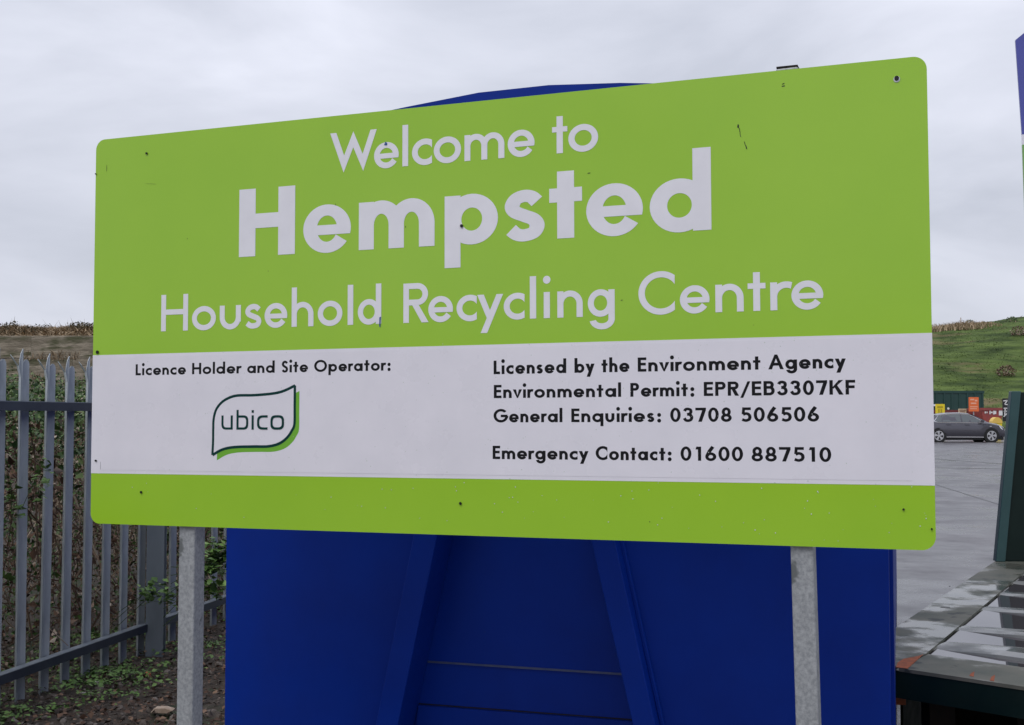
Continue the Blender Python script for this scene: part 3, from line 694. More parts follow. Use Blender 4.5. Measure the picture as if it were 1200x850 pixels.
        ring(0, w, -os_, .60); S.append(stroke([(w*.70, 1.0), (w*.38, .68), (t*.62, .36)], t*1.15, t*.95))
    elif ch == '8': ring(0, w, -os_, .56); ring(w*.08, w*.92, .56-th, 1+os_, tx=t*.95)
    elif ch == '7':
        bx(0, 1-th, w, 1); qd((w-t*1.15, 1-th*.9), (w, 1-th*.9), (w*.30+t*1.0, 0), (w*.30-t*.12, 0))
    elif ch == '/': qd((w-t*.9, 1), (w, 1), (t*.9, -.16), (0, -.16))
    elif ch == ':':
        for cy in (.09, .50): S.append((arc(w/2, cy, .62*t, .62*t, 0, 180, 12), list(reversed(arc(w/2, cy, .62*t, .62*t, 180, 360, 12)))))
    return S
WID = dict(E=.52, F=.50, L=.46, H=.74, S=.56, O=1.05, A=.93, P=.58, R=.60, B=.60, K=.72, G=1.0, C=.84, a=.70, b=.70, d=.70, p=.70, q=.70, g=.70, c=.54, e=.69, o=.70,
           n=.57, m=.93, h=.57, u=.57, r=.38, s=.46, t=.42, y=.64, v=.62)
for d_ in '0356789': WID[d_] = .58
WID['1'] = .30; WID['/'] = .56
def add_glyph(m, ch, u0, u1, base, cap, st, lay):
    for S in glyph(ch, (u1-u0)/cap, st):
        o, i_ = S; y = -lay[0]; lay[0] += .00006
        if o == 'poly':
            m.add([(u0+p[0]*cap, y, base+p[1]*cap) for p in i_], [tuple(range(len(i_)-1, -1, -1))]); continue
        n = len(o)
        vs = [(u0+p[0]*cap, y, base+p[1]*cap) for p in o]+[(u0+p[0]*cap, y, base+p[1]*cap) for p in i_]
        fs = []
        for k in range(n-1):
            q = (k, k+1, n+k+1, n+k)
            a = Vector(vs[q[1]])-Vector(vs[q[0]]); b = Vector(vs[q[3]])-Vector(vs[q[0]])
            if a.cross(b).y > 0 or (a.cross(b).length < 1e-12 and False): q = q[::-1]
            fs.append(q)
        m.add(vs, fs)
    lay[0] = lay[1]

# ------------------------------------------------------------------ the welcome sign
sign = empty('welcome_sign', (-1.286, 3.766, 1.171), (-.0064, -.0046, R(-20.65)))
tag(sign, 'large lime green and white welcome sign for a recycling centre on two galvanised posts', 'sign')
W_, H_ = 2.44, 1.181
def rrect(x0, x1, z0, z1, r, n=8, corners=(1, 1, 1, 1)):
    P = []
    for (cx, cz, a), c in zip(((x0+r, z0+r, 180), (x1-r, z0+r, 270), (x1-r, z1-r, 0), (x0+r, z1-r, 90)), corners):
        if c: P += arc(cx, cz, r, r, a, a+90, n)
        else: P.append(({180: x0, 270: x1, 0: x1, 90: x0}[a], {180: z0, 270: z0, 0: z1, 90: z1}[a]))
    return P
MB().prism(rrect(0, W_, 0, H_, .032), 0, .004).build('board', [M['sign_green']], sign)
MB().prism(rrect(.0012, W_-.0012, .0012, H_-.0012, .031), .0042, .0072).build('board_backing', M['alu'], sign)
def sheet(name, poly, y, m):
    n = len(poly); return MB().add([(p[0], -y, p[1]) for p in poly], [tuple(range(n))]).build(name, m, sign)
MB().prism([(-.0004, .1525), (W_+.0004, .1525), (W_+.0004, .5135), (-.0004, .5135)], -.0004, .0039).build('white_band', M['sign_white'], sign)
MB().prism([(.030, .1630), (2.388, .1630), (2.388, .5075), (.030, .5075)], -.0009, -.00045).build('overlay_panel', M['sign_white'], sign)
BOLD = dict(t=.238, th=.190, hb=.215, xh=.675, asc=1.065, desc=-.32, tt=.90)
REG = dict(t=.156, th=.145, xh=.635, asc=1.035, desc=-.315, tt=.885)
DEMI = dict(t=.229, th=.190, xh=.640, asc=1.06, desc=-.30, tt=.90)
def big(name, items, base, cap, st, mat_):
    m = MB(); lay = [.0006, .0006]
    words = [[items[0]]]
    for p_, q_ in zip(items, items[1:]):
        if q_[1]-p_[2] > cap*.25: words.append([])
        words[-1].append(q_)
    if len(words) > 1:
        for w_ in words: big(name, w_, base, cap, st, mat_)
        return
    for ch, a, b in items: add_glyph(m, ch, a, b, base, cap, {**st, 't': .28} if ch == 'H' and st is BOLD else st, lay)
    return m.build(name, mat_, sign)
big('lettering', [('W', .8212, .9697), ('e', .9614, 1.0383), ('l', 1.0497, 1.0675), ('c', 1.0793, 1.1405), ('o', 1.1457, 1.2276), ('m', 1.2377, 1.3548), ('e', 1.3644, 1.4414), ('t', 1.4911, 1.5339), ('o', 1.5365, 1.6189)], 1.0185, .1125, REG, M['letter_white'])
big('lettering', [('H', .5199, .7079), ('e', .7352, .8891), ('m', .9143, 1.1483), ('p', 1.1786, 1.3358), ('s', 1.3511, 1.4728), ('t', 1.4824, 1.5738), ('e', 1.585, 1.7383), ('d', 1.7564, 1.9164)], .7905, .1990, BOLD, M['letter_white'])
big('lettering', [('H', .2496, .3452), ('o', .3594, .4429), ('u', .4562, .5286), ('s', .5414, .5999), ('e', .6088, .6844), ('h', .6988, .7703), ('o', .7841, .8634), ('l', .88, .8976), ('d', .9122, .9857), ('R', 1.0539, 1.129), ('e', 1.1297, 1.2036), ('c', 1.2142, 1.2741), ('y', 1.2753, 1.3504), ('c', 1.3521, 1.4119), ('l', 1.4267, 1.4446), ('i', 1.4659, 1.4832), ('n', 1.5039, 1.5742), ('g', 1.588, 1.6612), ('C', 1.7246, 1.8205), ('e', 1.8333, 1.9096), ('n', 1.9243, 1.9956), ('t', 2.0058, 2.0502), ('r', 2.0616, 2.1108), ('e', 2.1133, 2.1901)], .5800, .1095, REG, M['letter_white'])
def small(words, base, cap, st=DEMI):
    for wd, a, b in words:
        m = MB(); lay = [.0011, .0011]
        tot = (b-a)/cap; gap = .115; fixed = 0; flex = 0
        for c in wd:
            if c in 'li': fixed += st['t']
            elif c == ':': fixed += st['t']*1.25
            else: flex += WID[c]
        tail = {'v': -.05, 'y': -.05, 'A': -.02, '/': -.04, 'r': -.03}
        gs = [gap+tail.get(c, 0)+tail.get(d, 0)*.8+(.05 if d == ':' else 0)+(.10 if (c == '1' or d == '1') else 0)+(.02 if c in 'lihnmu' and d in 'lihnmu' else 0) for c, d in zip(wd, wd[1:])]
        k = (tot-fixed)/(flex+sum(gs)); x = 0
        for i, c in enumerate(wd):
            w = st['t'] if c in 'li' else (st['t']*1.25 if c == ':' else WID[c]*k)
            add_glyph(m, c, a+x*cap, a+(x+w)*cap, base, cap, st, lay)
            x += w+(gs[i]*k if i < len(gs) else 0)
        m.build('lettering', M['letter_black'], sign)
small([('Licence', .16, .3405), ('Holder', .3621, .532), ('and', .5522, .6444), ('Site', .6671, .7538), ('Operator:', .7738, 1.0154)], .4492, .0335)
small([('Licensed', 1.3229, 1.5282), ('by', 1.5508, 1.6059), ('the', 1.6244, 1.6995), ('Environment', 1.7217, 2.0353), ('Agency', 2.0546, 2.2412)], .4335, .0365)
small([('Environmental', 1.3234, 1.6769), ('Permit:', 1.7015, 1.8685), ('EPR/EB3307KF', 1.8927, 2.2622)], .3692, .0355)
small([('General', 1.3225, 1.517), ('Enquiries:', 1.5415, 1.782), ('03708', 1.8058, 1.9624), ('506506', 1.9845, 2.1758)], .3043, .0355)
small([('Emergency', 1.3198, 1.5881), ('Contact:', 1.6075, 1.8086), ('01600', 1.8316, 1.9896), ('887510', 2.0107, 2.2034)], .2062, .0355)
# the operator's leaf-shaped emblem
eA = catmull([(.4362, .2109), (.4380, .2504), (.4382, .2892), (.4395, .3184), (.4477, .3442), (.4665, .3651), (.4909, .3779), (.5209, .3846), (.577, .3850), (.6397, .3892), (.6762, .3967), (.7123, .4114)], 5)
eB = catmull([(.7115, .4112), (.7113, .352), (.7109, .3016), (.7027, .2827), (.6884, .2637), (.6632, .2463), (.6267, .2373), (.575, .2364), (.5116, .2345), (.4702, .2273), (.4368, .2109)], 5)
shape = eA[:-1]+eB[:-1]
full = list(reversed(shape))
sheet('emblem_green', [(p[0]+.0150, p[1]-.0155) for p in full], .0010, M['logo_green'])
sheet('emblem_white', full, .0012, M['sign_white'])
em = MB()
for k, pth in enumerate((eA, eB)):
    A, B = stroke(pth, .0078, .0078); n = len(A); y = -.0014-.0001*k
    em.add([(p[0], y, p[1]) for p in A]+[(p[0], y, p[1]) for p in B], [(n+i, n+i+1, i+1, i) for i in range(n-1)])
em.build('emblem_outline', M['logo_dark'], sign)
def sring(cx, cy, rx, ry, a0, a1, e=.62, n=36):
    P = []
    for i in range(n+1):
        a = R(a0+(a1-a0)*i/n); c, s = math.cos(a), math.sin(a)
        P.append((cx+rx*math.copysign(abs(c)**e, c), cy+ry*math.copysign(abs(s)**e, s)))
    return P
um = MB(); ul = [.0015]
def ustrip(A, B):
    n = len(A); y = -ul[0]; ul[0] += .00006
    um.add([(p[0], y, p[1]) for p in A]+[(p[0], y, p[1]) for p in B], [(i, i+1, n+i+1, n+i) for i in range(n-1)])
ub, ux, ut = .2852, .0415, .0073
def oring(x0, x1, a0=0, a1=360):
    cx, rx, cy, ry = (x0+x1)/2, (x1-x0)/2, ub+ux/2, ux/2
    ustrip(sring(cx, cy, rx, ry, a0, a1), sring(cx, cy, rx-ut, ry-ut*.9, a0, a1))
def ubx(x0, z0, x1, z1): ustrip([(x0, z0), (x0, z1)], [(x1, z0), (x1, z1)])
def ubend(x0, x1):
    cx, rx, ry = (x0+x1)/2, (x1-x0)/2, ux/2
    ustrip([(x0, ub+ux)]+sring(cx, ub+ry, rx, ry, 180, 270), [(x0+ut, ub+ux)]+sring(cx, ub+ry, rx-ut, ry-ut*.9, 180, 270))
ubend(.4661, .5050); ubx(.4850, ub, .5050-ut*.9, ub+ut*.9); ubx(.5050-ut, ub, .5050, ub+ux)
oring(.5176, .5577, -90, 90); ubx(.5176, ub, .5176+ut, ub+.0575); ubx(.5176+ut*.9, ub, .5380, ub+ut*.9); ubx(.5176+ut*.9, ub+ux-ut*.9, .5380, ub+ux)
ubx(.5689, ub, .5762, ub+ux); ubx(.5689, ub+ux+.0075, .5762, ub+ux+.0150)
oring(.5874, .6370, 90, 270); ubx(.6110, ub, .6227, ub+ut*.9); ubx(.6110, ub+ux-ut*.9, .6227, ub+ux)
oring(.6320, .6771)
um.build('lettering', M['logo_dark'], sign)
# marks, bolts and holes on the board
bolt0 = MB().cyl((0, 0, 0), .0044, -.003, 'y', 8).build('bolt', M['bolt'], sign)
for k, (u, v, s) in enumerate([(.1902, 1.1243, .8), (2.3708, 1.1321, 1.25), (1.2264, .086, .8), (.1865, .0979, .8), (2.3687, .0953, .6), (1.23, .8405, 1.0), (.0181, .5224, 1.1), (.0184, .191, .8), (2.4313, .0507, .5), (.0020, 1.075, .5)]):
    o = bolt0 if k == 0 else dup(bolt0, sign); o.location = (u, -.0012, v); o.scale = (s, 1, s*rp.uniform(.8, 1.2))
wsh = MB(); wsh.cyl((2.3708, -.0004, 1.1302), .0078, -.0009, 'y', 14); wsh.build('washer', M['alu'], sign)
sc = MB()
def mark(u, v, w, h, rot=0, y=.0010):
    c, s = math.cos(rot), math.sin(rot); w *= .75; P = [(-w, -h*.6), (w*.7, -h), (w, h*.7), (-w*.5, h)]
    sc.add([(u+p[0]*c-p[1]*s, -y, v+p[0]*s+p[1]*c) for p in P], [(0, 1, 2, 3)])
for a in [(1.9867, 1.0493, .003, .005, 0), (1.9905, 1.038, .0012, .008, .2), (1.992, 1.026, .0010, .006, .2), (2.003, 1.004, .0012, .006, .3), (2.0065, .994, .0018, .006, .3), (2.1003, 1.1404, .006, .0012, .1), (2.1003, 1.1462, .005, .0010, .3),
          (1.593, .9592, .006, .0010, .1), (.205, 1.03, .03, .0003, -.12), (.0415, 1.09, .0008, .012, 0), (.0350, .176, .0008, .013, 0), (.84, .925, .001, .003, 0), (1.06, .848, .0012, .003, .2), (.34, .855, .0015, .0015, 0), (2.02, .545, .001, .001, 0),
          (1.68, .62, .004, .0008, .1), (.62, .745, .0015, .0012, 0), (1.75, .05, .0015, .0015, 0)]: mark(*a)
sc.build('scratch_marks', M['bolt'], sign)['kind'] = 'stuff'
pen = MB(); M['pen'] = mat('blue_ink', (.01, .06, .25), .4)
pen.add([(.9800, -.0018, .573), (.9832, -.0018, .570), (.9850, -.0018, .600), (.9805, -.0018, .598)], [(0, 1, 2, 3)])
pen.build('ink_mark', M['pen'], sign); pen = MB()
pen.add([(.9935, -.0018, 1.083), (1.002, -.0018, 1.082), (1.003, -.0018, 1.088), (.9975, -.0018, 1.093)], [(0, 1, 2, 3)])
pen.build('ink_mark', M['pen'], sign)
# tiny raindrops on the lower half of the board
rd = MB(); rr = np.random.default_rng(77)
for k in range(420):
    u, v = rr.uniform(.1, 2.42), rr.uniform(.01, .52); 
    if rr.uniform() > .25+.75*(u/2.44): continue
    s = rr.uniform(.0006, .0016); n = 6
    ring_ = [(u+s*math.cos(2*math.pi*i/n), -.00095, v+s*1.15*math.sin(2*math.pi*i/n)) for i in range(n)]
    rd.add(ring_+[(u, -.00095-s*.55, v-s*.1)], [(i, (i+1) % n, n) for i in range(n)])
M['drop'] = mat('water_drop', (.62, .66, .62), .04, spec=1.0)
o = rd.build('raindrops', M['drop'], sign, smooth=True); o['kind'] = 'stuff'
# posts and rails behind the board
def sign_post(u, lean, top):
    m = MB(); m.box(-.0275, .0275, .012, .067, -1.24, top); o = m.build('post', M['galv'], sign, bevel=.004)
    o.location = (u, 0, 0); o.rotation_euler = (0, lean, 0); return o
sign_post(.3405, .004, 1.16)
pr = sign_post(2.128, -.017, 1.190)
MB().box(-.0262, .0262, .0135, .0655, 1.1905, 1.195).build('post_cap', M['dark_metal'], sign).location = (2.108, 0, 0)
for v in (.30, .90): MB().box(.05, 2.39, .0075, .0115, v-.02, v+.02).build('back_rail', M['alu'], sign)

# ------------------------------------------------------------------ blue container behind the sign
CY = R(-17.4); CO = Vector((-1.083, 4.636, 0)); CD = Vector((math.cos(CY), math.sin(CY), 0)); CP = Vector((-math.sin(CY), math.cos(CY), 0))
def cpl(px, py, off=0):
    "photo pixel to (u, v) on the container's front plane (off metres behind it)"
    d = ray(px, py); o = CO+CP*off; c = Vector((0, 0, EYE)); t = (o-c).dot(CP)/d.dot(CP); q = c+d*t-o
    return (q.dot(CD), q.z+0)
cont = empty('blue_container', CO, (0, 0, CY)); tag(cont, 'big blue steel container with an arched lid and slanting ribs behind the sign', 'container')
CW, CL = 2.4, 5.5
top = [(0, 2.30), (.15, 2.44), (.36, 2.54), (.618, 2.607), (.729, 2.621), (1.011, 2.652), (1.27, 2.658), (1.525, 2.645), (1.691, 2.629), (1.95, 2.58), (2.2, 2.48), (2.4, 2.30)]
body = [(0, .22), (CW, .22)]+list(reversed(top))
MB().prism(body, .10, CL).build('body', M['blue'], cont)
# bars: left and right edges of their faces at the two photo heights
BF = -.08
lb = [cpl(485, 625, BF), cpl(513, 625, BF), cpl(440, 850, BF), cpl(466, 850, BF)]
rb = [cpl(692.5, 634, BF), cpl(721, 634, BF), cpl(741.5, 850, BF), cpl(768, 850, BF)]
def ext(a, b, v): t = (v-a[1])/(b[1]-a[1]); return (a[0]+(b[0]-a[0])*t, v)
VB, VT = .22, 2.20
def bar(q):
    P = [ext(q[0], q[2], VB), ext(q[1], q[3], VB), ext(q[1], q[3], VT), ext(q[0], q[2], VT)]
    MB().prism(P, BF, .0995).build('slanting_rib', M['blue'], cont, bevel=.004); return P
Lq, Rq = bar(lb), bar(rb)
# outer panels either side of the bars, flush with the frame
g = .0005
def clip_top(P, u0, u1):
    "arched upper outline between u0 and u1"
    pts = [p for p in top if u0 < p[0] < u1]
    def vv(u):
        for a, b in zip(top, top[1:]):
            if a[0] <= u <= b[0]: return a[1]+(b[1]-a[1])*(u-a[0])/max(1e-6, b[0]-a[0])
        return top[-1][1]
    return [(u0, vv(u0))]+pts+[(u1, vv(u1))], vv
tl, vv = clip_top(None, .012, Lq[3][0]-g)
MB().prism([(.012, .235), (Lq[0][0]-g, .235), (Lq[3][0]-g, VT), (.012, VT)], 0, .0998).build('front_panel', M['blue'], cont, bevel=.003)
tr, vv = clip_top(None, Rq[2][0]+g, CW-.012)
MB().prism([(Rq[1][0]+g, .235), (CW-.012, .235), (CW-.012, VT), (Rq[2][0]+g, VT)], 0, .0998).build('front_panel', M['blue'], cont, bevel=.003)
MB().prism([(.006, VT+.001), (CW-.006, VT+.001)]+[(min(max(p[0], .006), CW-.006), p[1]-.003) for p in reversed(top)], -.002, .0998).build('arched_header', M['blue'], cont)
# light flange line beside the right bar
fl = [cpl(727, 634), cpl(732, 634), cpl(775, 850), cpl(780, 850)]
P = [ext(fl[0], fl[2], VB+.02), ext(fl[1], fl[3], VB+.02), ext(fl[1], fl[3], 2.2), ext(fl[0], fl[2], 2.2)]
MB().prism(P, -.020, -.0005).build('flange', M['blue'], cont, bevel=.003)
def seam(p0, p1, w, m, name='seam'):
    a, b = cpl(*p0, .10), cpl(*p1, .10)
    return MB().prism([(a[0], a[1]), (b[0], b[1]), (b[0], b[1]+w), (a[0], a[1]+w)], .092, .0997).build(name, m, cont)
a = cpl(610, 785, .10)[1]
def recess_u(v): return (ext(lb[1], lb[3], v)[0], ext(rb[0], rb[2], v)[0])
for v, w, m in ((cpl(610, 783.5, .1)[1], .007, 'seam'), (cpl(610, 834, .1)[1], .003, 'dark_metal')):
    u0, u1 = recess_u(v); MB().prism([(u0+.002, v), (u1-.002, v), (u1-.002, v+w), (u0+.002, v+w)], .0955, .0997).build('seam', M[m], cont)
u0, u1 = recess_u(.5); 
MB().prism([(u0-.03, .24), (u1+.03, .24), (recess_u(cpl(610, 834, .1)[1]-.01)[1]-.003, cpl(610, 834, .1)[1]-.003), (recess_u(cpl(610, 834, .1)[1])[0]+.003, cpl(610, 834, .1)[1]-.003)], .088, .0996).build('lower_plate', M['blue'], cont)
for x in (.45, 1.75): MB().box(x, x+.12, .3, CL-.1, .02, .2195).build('skid_rail', M['dark_metal'], cont)
for x in (.10, 2.10):
    m = MB(); m.cyl((x, .55, .11), .11, .18, 'x', 16); m.build('roller', M['dark_metal'], cont)

# ------------------------------------------------------------------ grey-green steel platform on the right
DH = .55
plat = empty('steel_platform', (0, 0, 0)); tag(plat, 'wet grey green steel platform with slotted puddled deck at the lower right', 'platform')
e1 = Vector((1520, -1440, 0)).normalized(); e2 = Vector((820, 1440, 0)).normalized()
A0 = gp(1047.3, 737, DH); A1 = gp(1166, 658, DH); A2 = gp(1047.3, 781.7, DH)
S1 = gp(1085.5, 766, DH); S2 = S1+e2*4.9
FE = A2+e1*2.1
def xy(*ps): return [(p.x, p.y) for p in ps]
far = A1+(A1-A0).normalized()*.12
MB().zprism(xy(A2, A2+(S1-A2)*.96, S1+(A2-S1)*.02, S2, far, A0), DH-.012, DH).build('side_plate', M['deck'], plat)
off = (S1-gp(1087+38, 776.5, DH))
FN2 = gp(1087, 767, DH)
corner = gp(1060, 783.5, DH)
MB().zprism(xy(A2+e1*.02, FE, S1+e1*2.25, S1+e1*.01), DH-.014, DH-.001).build('front_plate', M['deck'], plat)
# fascia below the front edge and along the side
m = MB(); nrm = Vector((e1.y, -e1.x, 0))
def wall_strip(p, q, z0, z1, th, name, mt):
    d = (q-p).normalized(); n_ = Vector((-d.y, d.x, 0))*th
    return MB().zprism(xy(p, q, q+n_, p+n_), z0, z1).build(name, mt, plat)
wall_strip(A2+e1*.002+Vector((.0, .006, 0)), FE+Vector((0, .006, 0)), DH-.115, DH-.0145, .012, 'fascia', M['dark_green'])
wall_strip(A0+e2*.02+Vector((.02, 0, 0)), far+Vector((.02, 0, 0)), .04, DH-.0125, -.012, 'light_blocking_side_beam', M['dark_green'])  # side beam, carried down to the ground to shut out light below the deck
# rust stain plate at the corner
rs = [gp(*p, DH+.0012) for p in [(1050, 782), (1063.5, 783.5), (1082, 767), (1075, 769), (1059, 772), (1052, 776.5)]]
MB().zprism(xy(*rs), DH+.0004, DH+.0012).build('rust_patch', M['rust'], plat)
for q in ([(1136, 792), (1141, 793), (1142, 787), (1138, 789)], [(1160, 797.5), (1165, 798.5), (1166, 791), (1162, 793)]):
    MB().zprism(xy(*[gp(*p, DH) for p in q]), DH-.0006, DH+.0003).build('rust_patch', M['rust'], plat)
# pan holding water, open pits to the right of its lip
WL = DH-.010
MB().zprism(xy(S1+e1*.004, S1+e1*2.25, S2+e1*2.25, S2+e1*.004), WL-.05, WL-.030).build('pan', M['dark_green'], plat)
MB().zprism(xy(S1+e1*.006, S1+e1*2.24, S2+e1*2.24, S2+e1*.006), WL-.029, WL).build('puddle', M['water'], plat)
def crossbar(y, wid, tilt=.03, z=0):
    c = gp(1173, y, DH); 
    # start on the seam: intersect c - e1*s with the seam line
    dd = S1-c; den = e1.x*e2.y-e1.y*e2.x; s = (dd.x*e2.y-dd.y*e2.x)/den
    p = c+e1*s; L_ = 2.3
    n_ = Vector((-e1.y, e1.x, 0)); m = MB(); rows = []
    for i in range(9):
        f = i/8; q = p+e1*(.005+L_*f)
        zt = DH-.005+min(.014, .2*f)+z
        prof_ = [(-wid/2, -.10), (-wid/2, -.028), (-wid*.42, -.008), (-wid*.18, 0), (wid*.18, 0), (wid*.42, -.008), (wid/2, -.028), (wid/2, -.10)]
        rows.append([(q.x+n_.x*a, q.y+n_.y*a, zt+b) for a, b in prof_])
    k = 8; vs = [v for rw in rows for v in rw]
    fs = [(i*k+j, i*k+j+1, (i+1)*k+j+1, (i+1)*k+j) for i in range(8) for j in range(k-1)]+[tuple(range(k-1, -1, -1)), tuple(range(8*k, 9*k))]
    fs = [f[::-1] for f in fs]
    m.add(vs, fs); return m.build('cross_bar', M['deck_bar'], plat, smooth=False)
for y, w in ((762, .27), (738.5, .20), (712.5, .19), (693, .19), (679, .19), (668.5, .19)): crossbar(y, w)
for q in ([(1102, 712), (1114, 713), (1113, 711.4), (1103, 711)], [(1112, 687.3), (1113.5, 687.6), (1113.8, 687), (1112.4, 686.7)]):
    MB().zprism(xy(*[gp(*p, DH) for p in q]), DH-.001, DH+.001).build('dark_slot', M['bolt'], plat)
# end wall: corner post and green sheet
pw0 = gp(1167, 658.5, DH); d_end = Vector((.90, -.10, 0)).normalized()
ep = MB(); lean = .012
def leanbox(p, q, th, z0, z1, mt, name, bev=.004, ln=(0.135, .03)):
    d = (q-p).normalized(); n_ = Vector((-d.y, d.x, 0))*th; b = xy(p, q, q+n_, p+n_)
    vs = [(a[0], a[1], z0) for a in b]+[(a[0]+ln[0], a[1]+ln[1], z1) for a in b]
    return MB().add(vs, [(3, 2, 1, 0), (4, 5, 6, 7), (0, 1, 5, 4), (1, 2, 6, 5), (2, 3, 7, 6), (3, 0, 4, 7)]).build(name, mt, plat, bevel=bev)
ztop = at(1181, 458.5, pw0.y).z
leanbox(pw0, pw0+d_end*.060, .07, DH+.0005, ztop, M['mid_green'], 'corner_post')
leanbox(pw0+d_end*.062+Vector((0, .03, 0)), pw0+d_end*2.1+Vector((0, .03, 0)), .02, DH+.001, ztop-.006, M['dark_green'], 'end_wall')
for k in range(1, 5):
    leanbox(pw0+d_end*(.10+.38*k)+Vector((0, .0, 0)), pw0+d_end*(.16+.38*k), .029, DH+.002, ztop-.01, M['dark_green'], 'wall_rib')
# supports in the dark below the deck
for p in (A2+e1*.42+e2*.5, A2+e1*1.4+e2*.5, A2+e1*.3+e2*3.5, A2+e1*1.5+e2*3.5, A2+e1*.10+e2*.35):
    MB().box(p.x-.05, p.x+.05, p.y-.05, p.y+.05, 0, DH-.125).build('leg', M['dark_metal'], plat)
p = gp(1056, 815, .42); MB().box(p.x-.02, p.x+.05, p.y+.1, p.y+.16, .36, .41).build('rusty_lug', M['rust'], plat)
MB().zprism(xy(A2+e1*.06+e2*.9, A2+e1*2.0+e2*.9, A2+e1*2.0+e2*.94, A2+e1*.06+e2*.94), .05, DH-.13).build('under_deck_shade_sheet', M['dark_metal'], plat)  # dark sheet added to stand in for the shade under the deck

# ------------------------------------------------------------------ tall sign at the right edge
M['faded_blue'] = mat('faded_blue_panel', (.075, .085, .36), .35, var2=(.07, .08, .33), vscale=4)
M['panel_green'] = mat('totem_green_panel', (.20, .42, .11), .35, var2=(.18, .38, .10), vscale=4)
tz = 9.6; t0 = at(1190, 47, tz); t1 = at(1197.3, 158, tz); t2 = at(1197.6, 170, tz); t3 = at(1207, 430, tz)
tot = empty('entrance_sign', (t0.x, tz, 0)); tag(tot, 'tall blue and green sign panel cut off by the right edge of the picture', 'sign')
tot.rotation_euler = (0, 0, R(-14))
def tp(v): return (v.x-t0.x, v.z)
def slab(name, za, zb, xa, xb, m, cham=0):
    P = [(xa, za), (2.3, za), (2.3, zb), (xb, zb)]
    if cham: P = [(xa, za), (2.3, za), (2.3, zb+.24), (.30, zb+.24), (xb, zb)]
    else: P = [(xa, za), (1.25, za), (1.25, zb), (xb, zb)]
    return MB().prism(P, 0, .03).build(name, m, tot)
slab('blue_panel', t1.z+.0005, t0.z, t1.x-t0.x, 0, M['faded_blue'], .06)
slab('white_stripe', t2.z, t1.z, t2.x-t0.x, t1.x-t0.x, M['sign_white'])
slab('green_panel', t3.z, t2.z-.0005, t3.x-t0.x, t2.x-t0.x, M['panel_green'])
for x in (.50, 1.75): MB().box(x, x+.09, .032, .12, 0, t0.z-.1).build('post', M['galv'], tot)

# ------------------------------------------------------------------ things across the yard
def clutter_box(name, px0, px1, py0, Y, depth, mat_, label, cat, ribs=True, rz=0, h0=None, taper=0):
    a, b = at(px0, py0, Y), at(px1, py0, Y); z0 = float(yard_z(a.x, Y)); w = b.x-a.x; h = a.z-z0
    root = empty(name, (a.x, Y, z0), (0, 0, rz)); tag(root, label, cat)
    MB().prism([(taper, 0.02), (w-taper, .02), (w, h), (0, h)], 0, depth).build('body', mat_, root)
    rim = MB().box(-.05, w+.05, -.05, -.001, h-.14, h+.02).build('top_rim', mat_, root)
    if ribs:
        n = max(3, int(w/.55)); m = MB().box(0, .10, -.055, -.001, .05, h-.15); rib = m.build('rib', mat_, root)
        for k in range(n+1):
            o = rib if k == 0 else dup(rib, root); o.location = (.02+(w-.14)*k/n, 0, 0)
    return root, w, h
M['far_green'] = mat('dark_green_container_paint', (.010, .045, .040), .5, var2=(.016, .055, .045), vscale=2)
M['far_red'] = mat('dull_red_skip_paint', (.20, .035, .032), .55, var2=(.13, .03, .03), vscale=1.5)
M['far_red2'] = mat('brighter_red_skip_paint', (.34, .06, .045), .55, var2=(.24, .05, .05), vscale=1.5)
gc, gw, gh = clutter_box('green_container', 1078, 1152.5, 458.5, 86, 2.4, M['far_green'], 'long dark green ribbed container at the foot of the grass hill', 'container')
MB().box(gw-3.9-.0, gw-3.2, -.08, -.056, gh-1.05, gh-.92).build('pale_plate', M['letter_white'], gc)
ra, rw, rh = clutter_box('red_skip', 1075, 1152, 481, 76, 2.3, M['far_red'], 'dull red skip behind the grey hatchback with a cream notice on its side', 'skip')
def face(u, v): return u, v
M['cream'] = mat('cream_notice', (.62, .50, .32), .6); M['sgn_yellow'] = mat('sign_yellow', (.80, .62, .02), .5); M['sgn_orange'] = mat('sign_orange', (.78, .16, .04), .5)
M['white_paint'] = mat('white_paint', (.75, .74, .72), .5); M['black_paint'] = mat('black_paint', (.012, .012, .014), .5)
x0 = at(1122.5, 480, 76).x-ra.location.x; x1 = at(1131.8, 480, 76).x-ra.location.x
z0 = at(1122, 486.5, 76).z-ra.location.z; z1 = at(1122, 479.2, 76).z-ra.location.z
nb = MB().box(x0, x1, -.10, -.057, z0, z1).build('notice', M['cream'], ra)
m = MB(); 
for k, (a, b) in enumerate(((.1, .9), (.15, .8), (.12, .7))): m.box(x0+(x1-x0)*a, x0+(x1-x0)*b, -.112, -.101, z1-.10-.10*k, z1-.06-.10*k)
m.build('notice_print', M['far_red'], ra)
xw = at(1110.8, 479, 76).x-ra.location.x; MB().cyl((xw, -.10, at(1110, 479, 76).z-ra.location.z), .07, .042, 'y', 10).build('white_reflector', M['white_paint'], ra)
rb_, rbw, rbh = clutter_box('red_skip', 1149.5, 1176, 478.5, 73.5, 2.3, M['far_red2'], 'brighter red skip with white markings left of the black and white sign', 'skip', taper=.35, ribs=False)
m = MB()
for k, (px, w, h) in enumerate(((1154.5, .07, .12), (1156.5, .05, .10), (1160, .06, .22), (1162, .10, .09), (1164.5, .08, .24), (1166.3, .10, .20))):
    q = at(px, 483.5, 73.5); m.box(q.x-rb_.location.x-w/2, q.x-rb_.location.x+w/2, -.03, -.002, q.z-rb_.location.z-h/2, q.z-rb_.location.z+h/2)
m.build('white_marking', M['white_paint'], rb_)
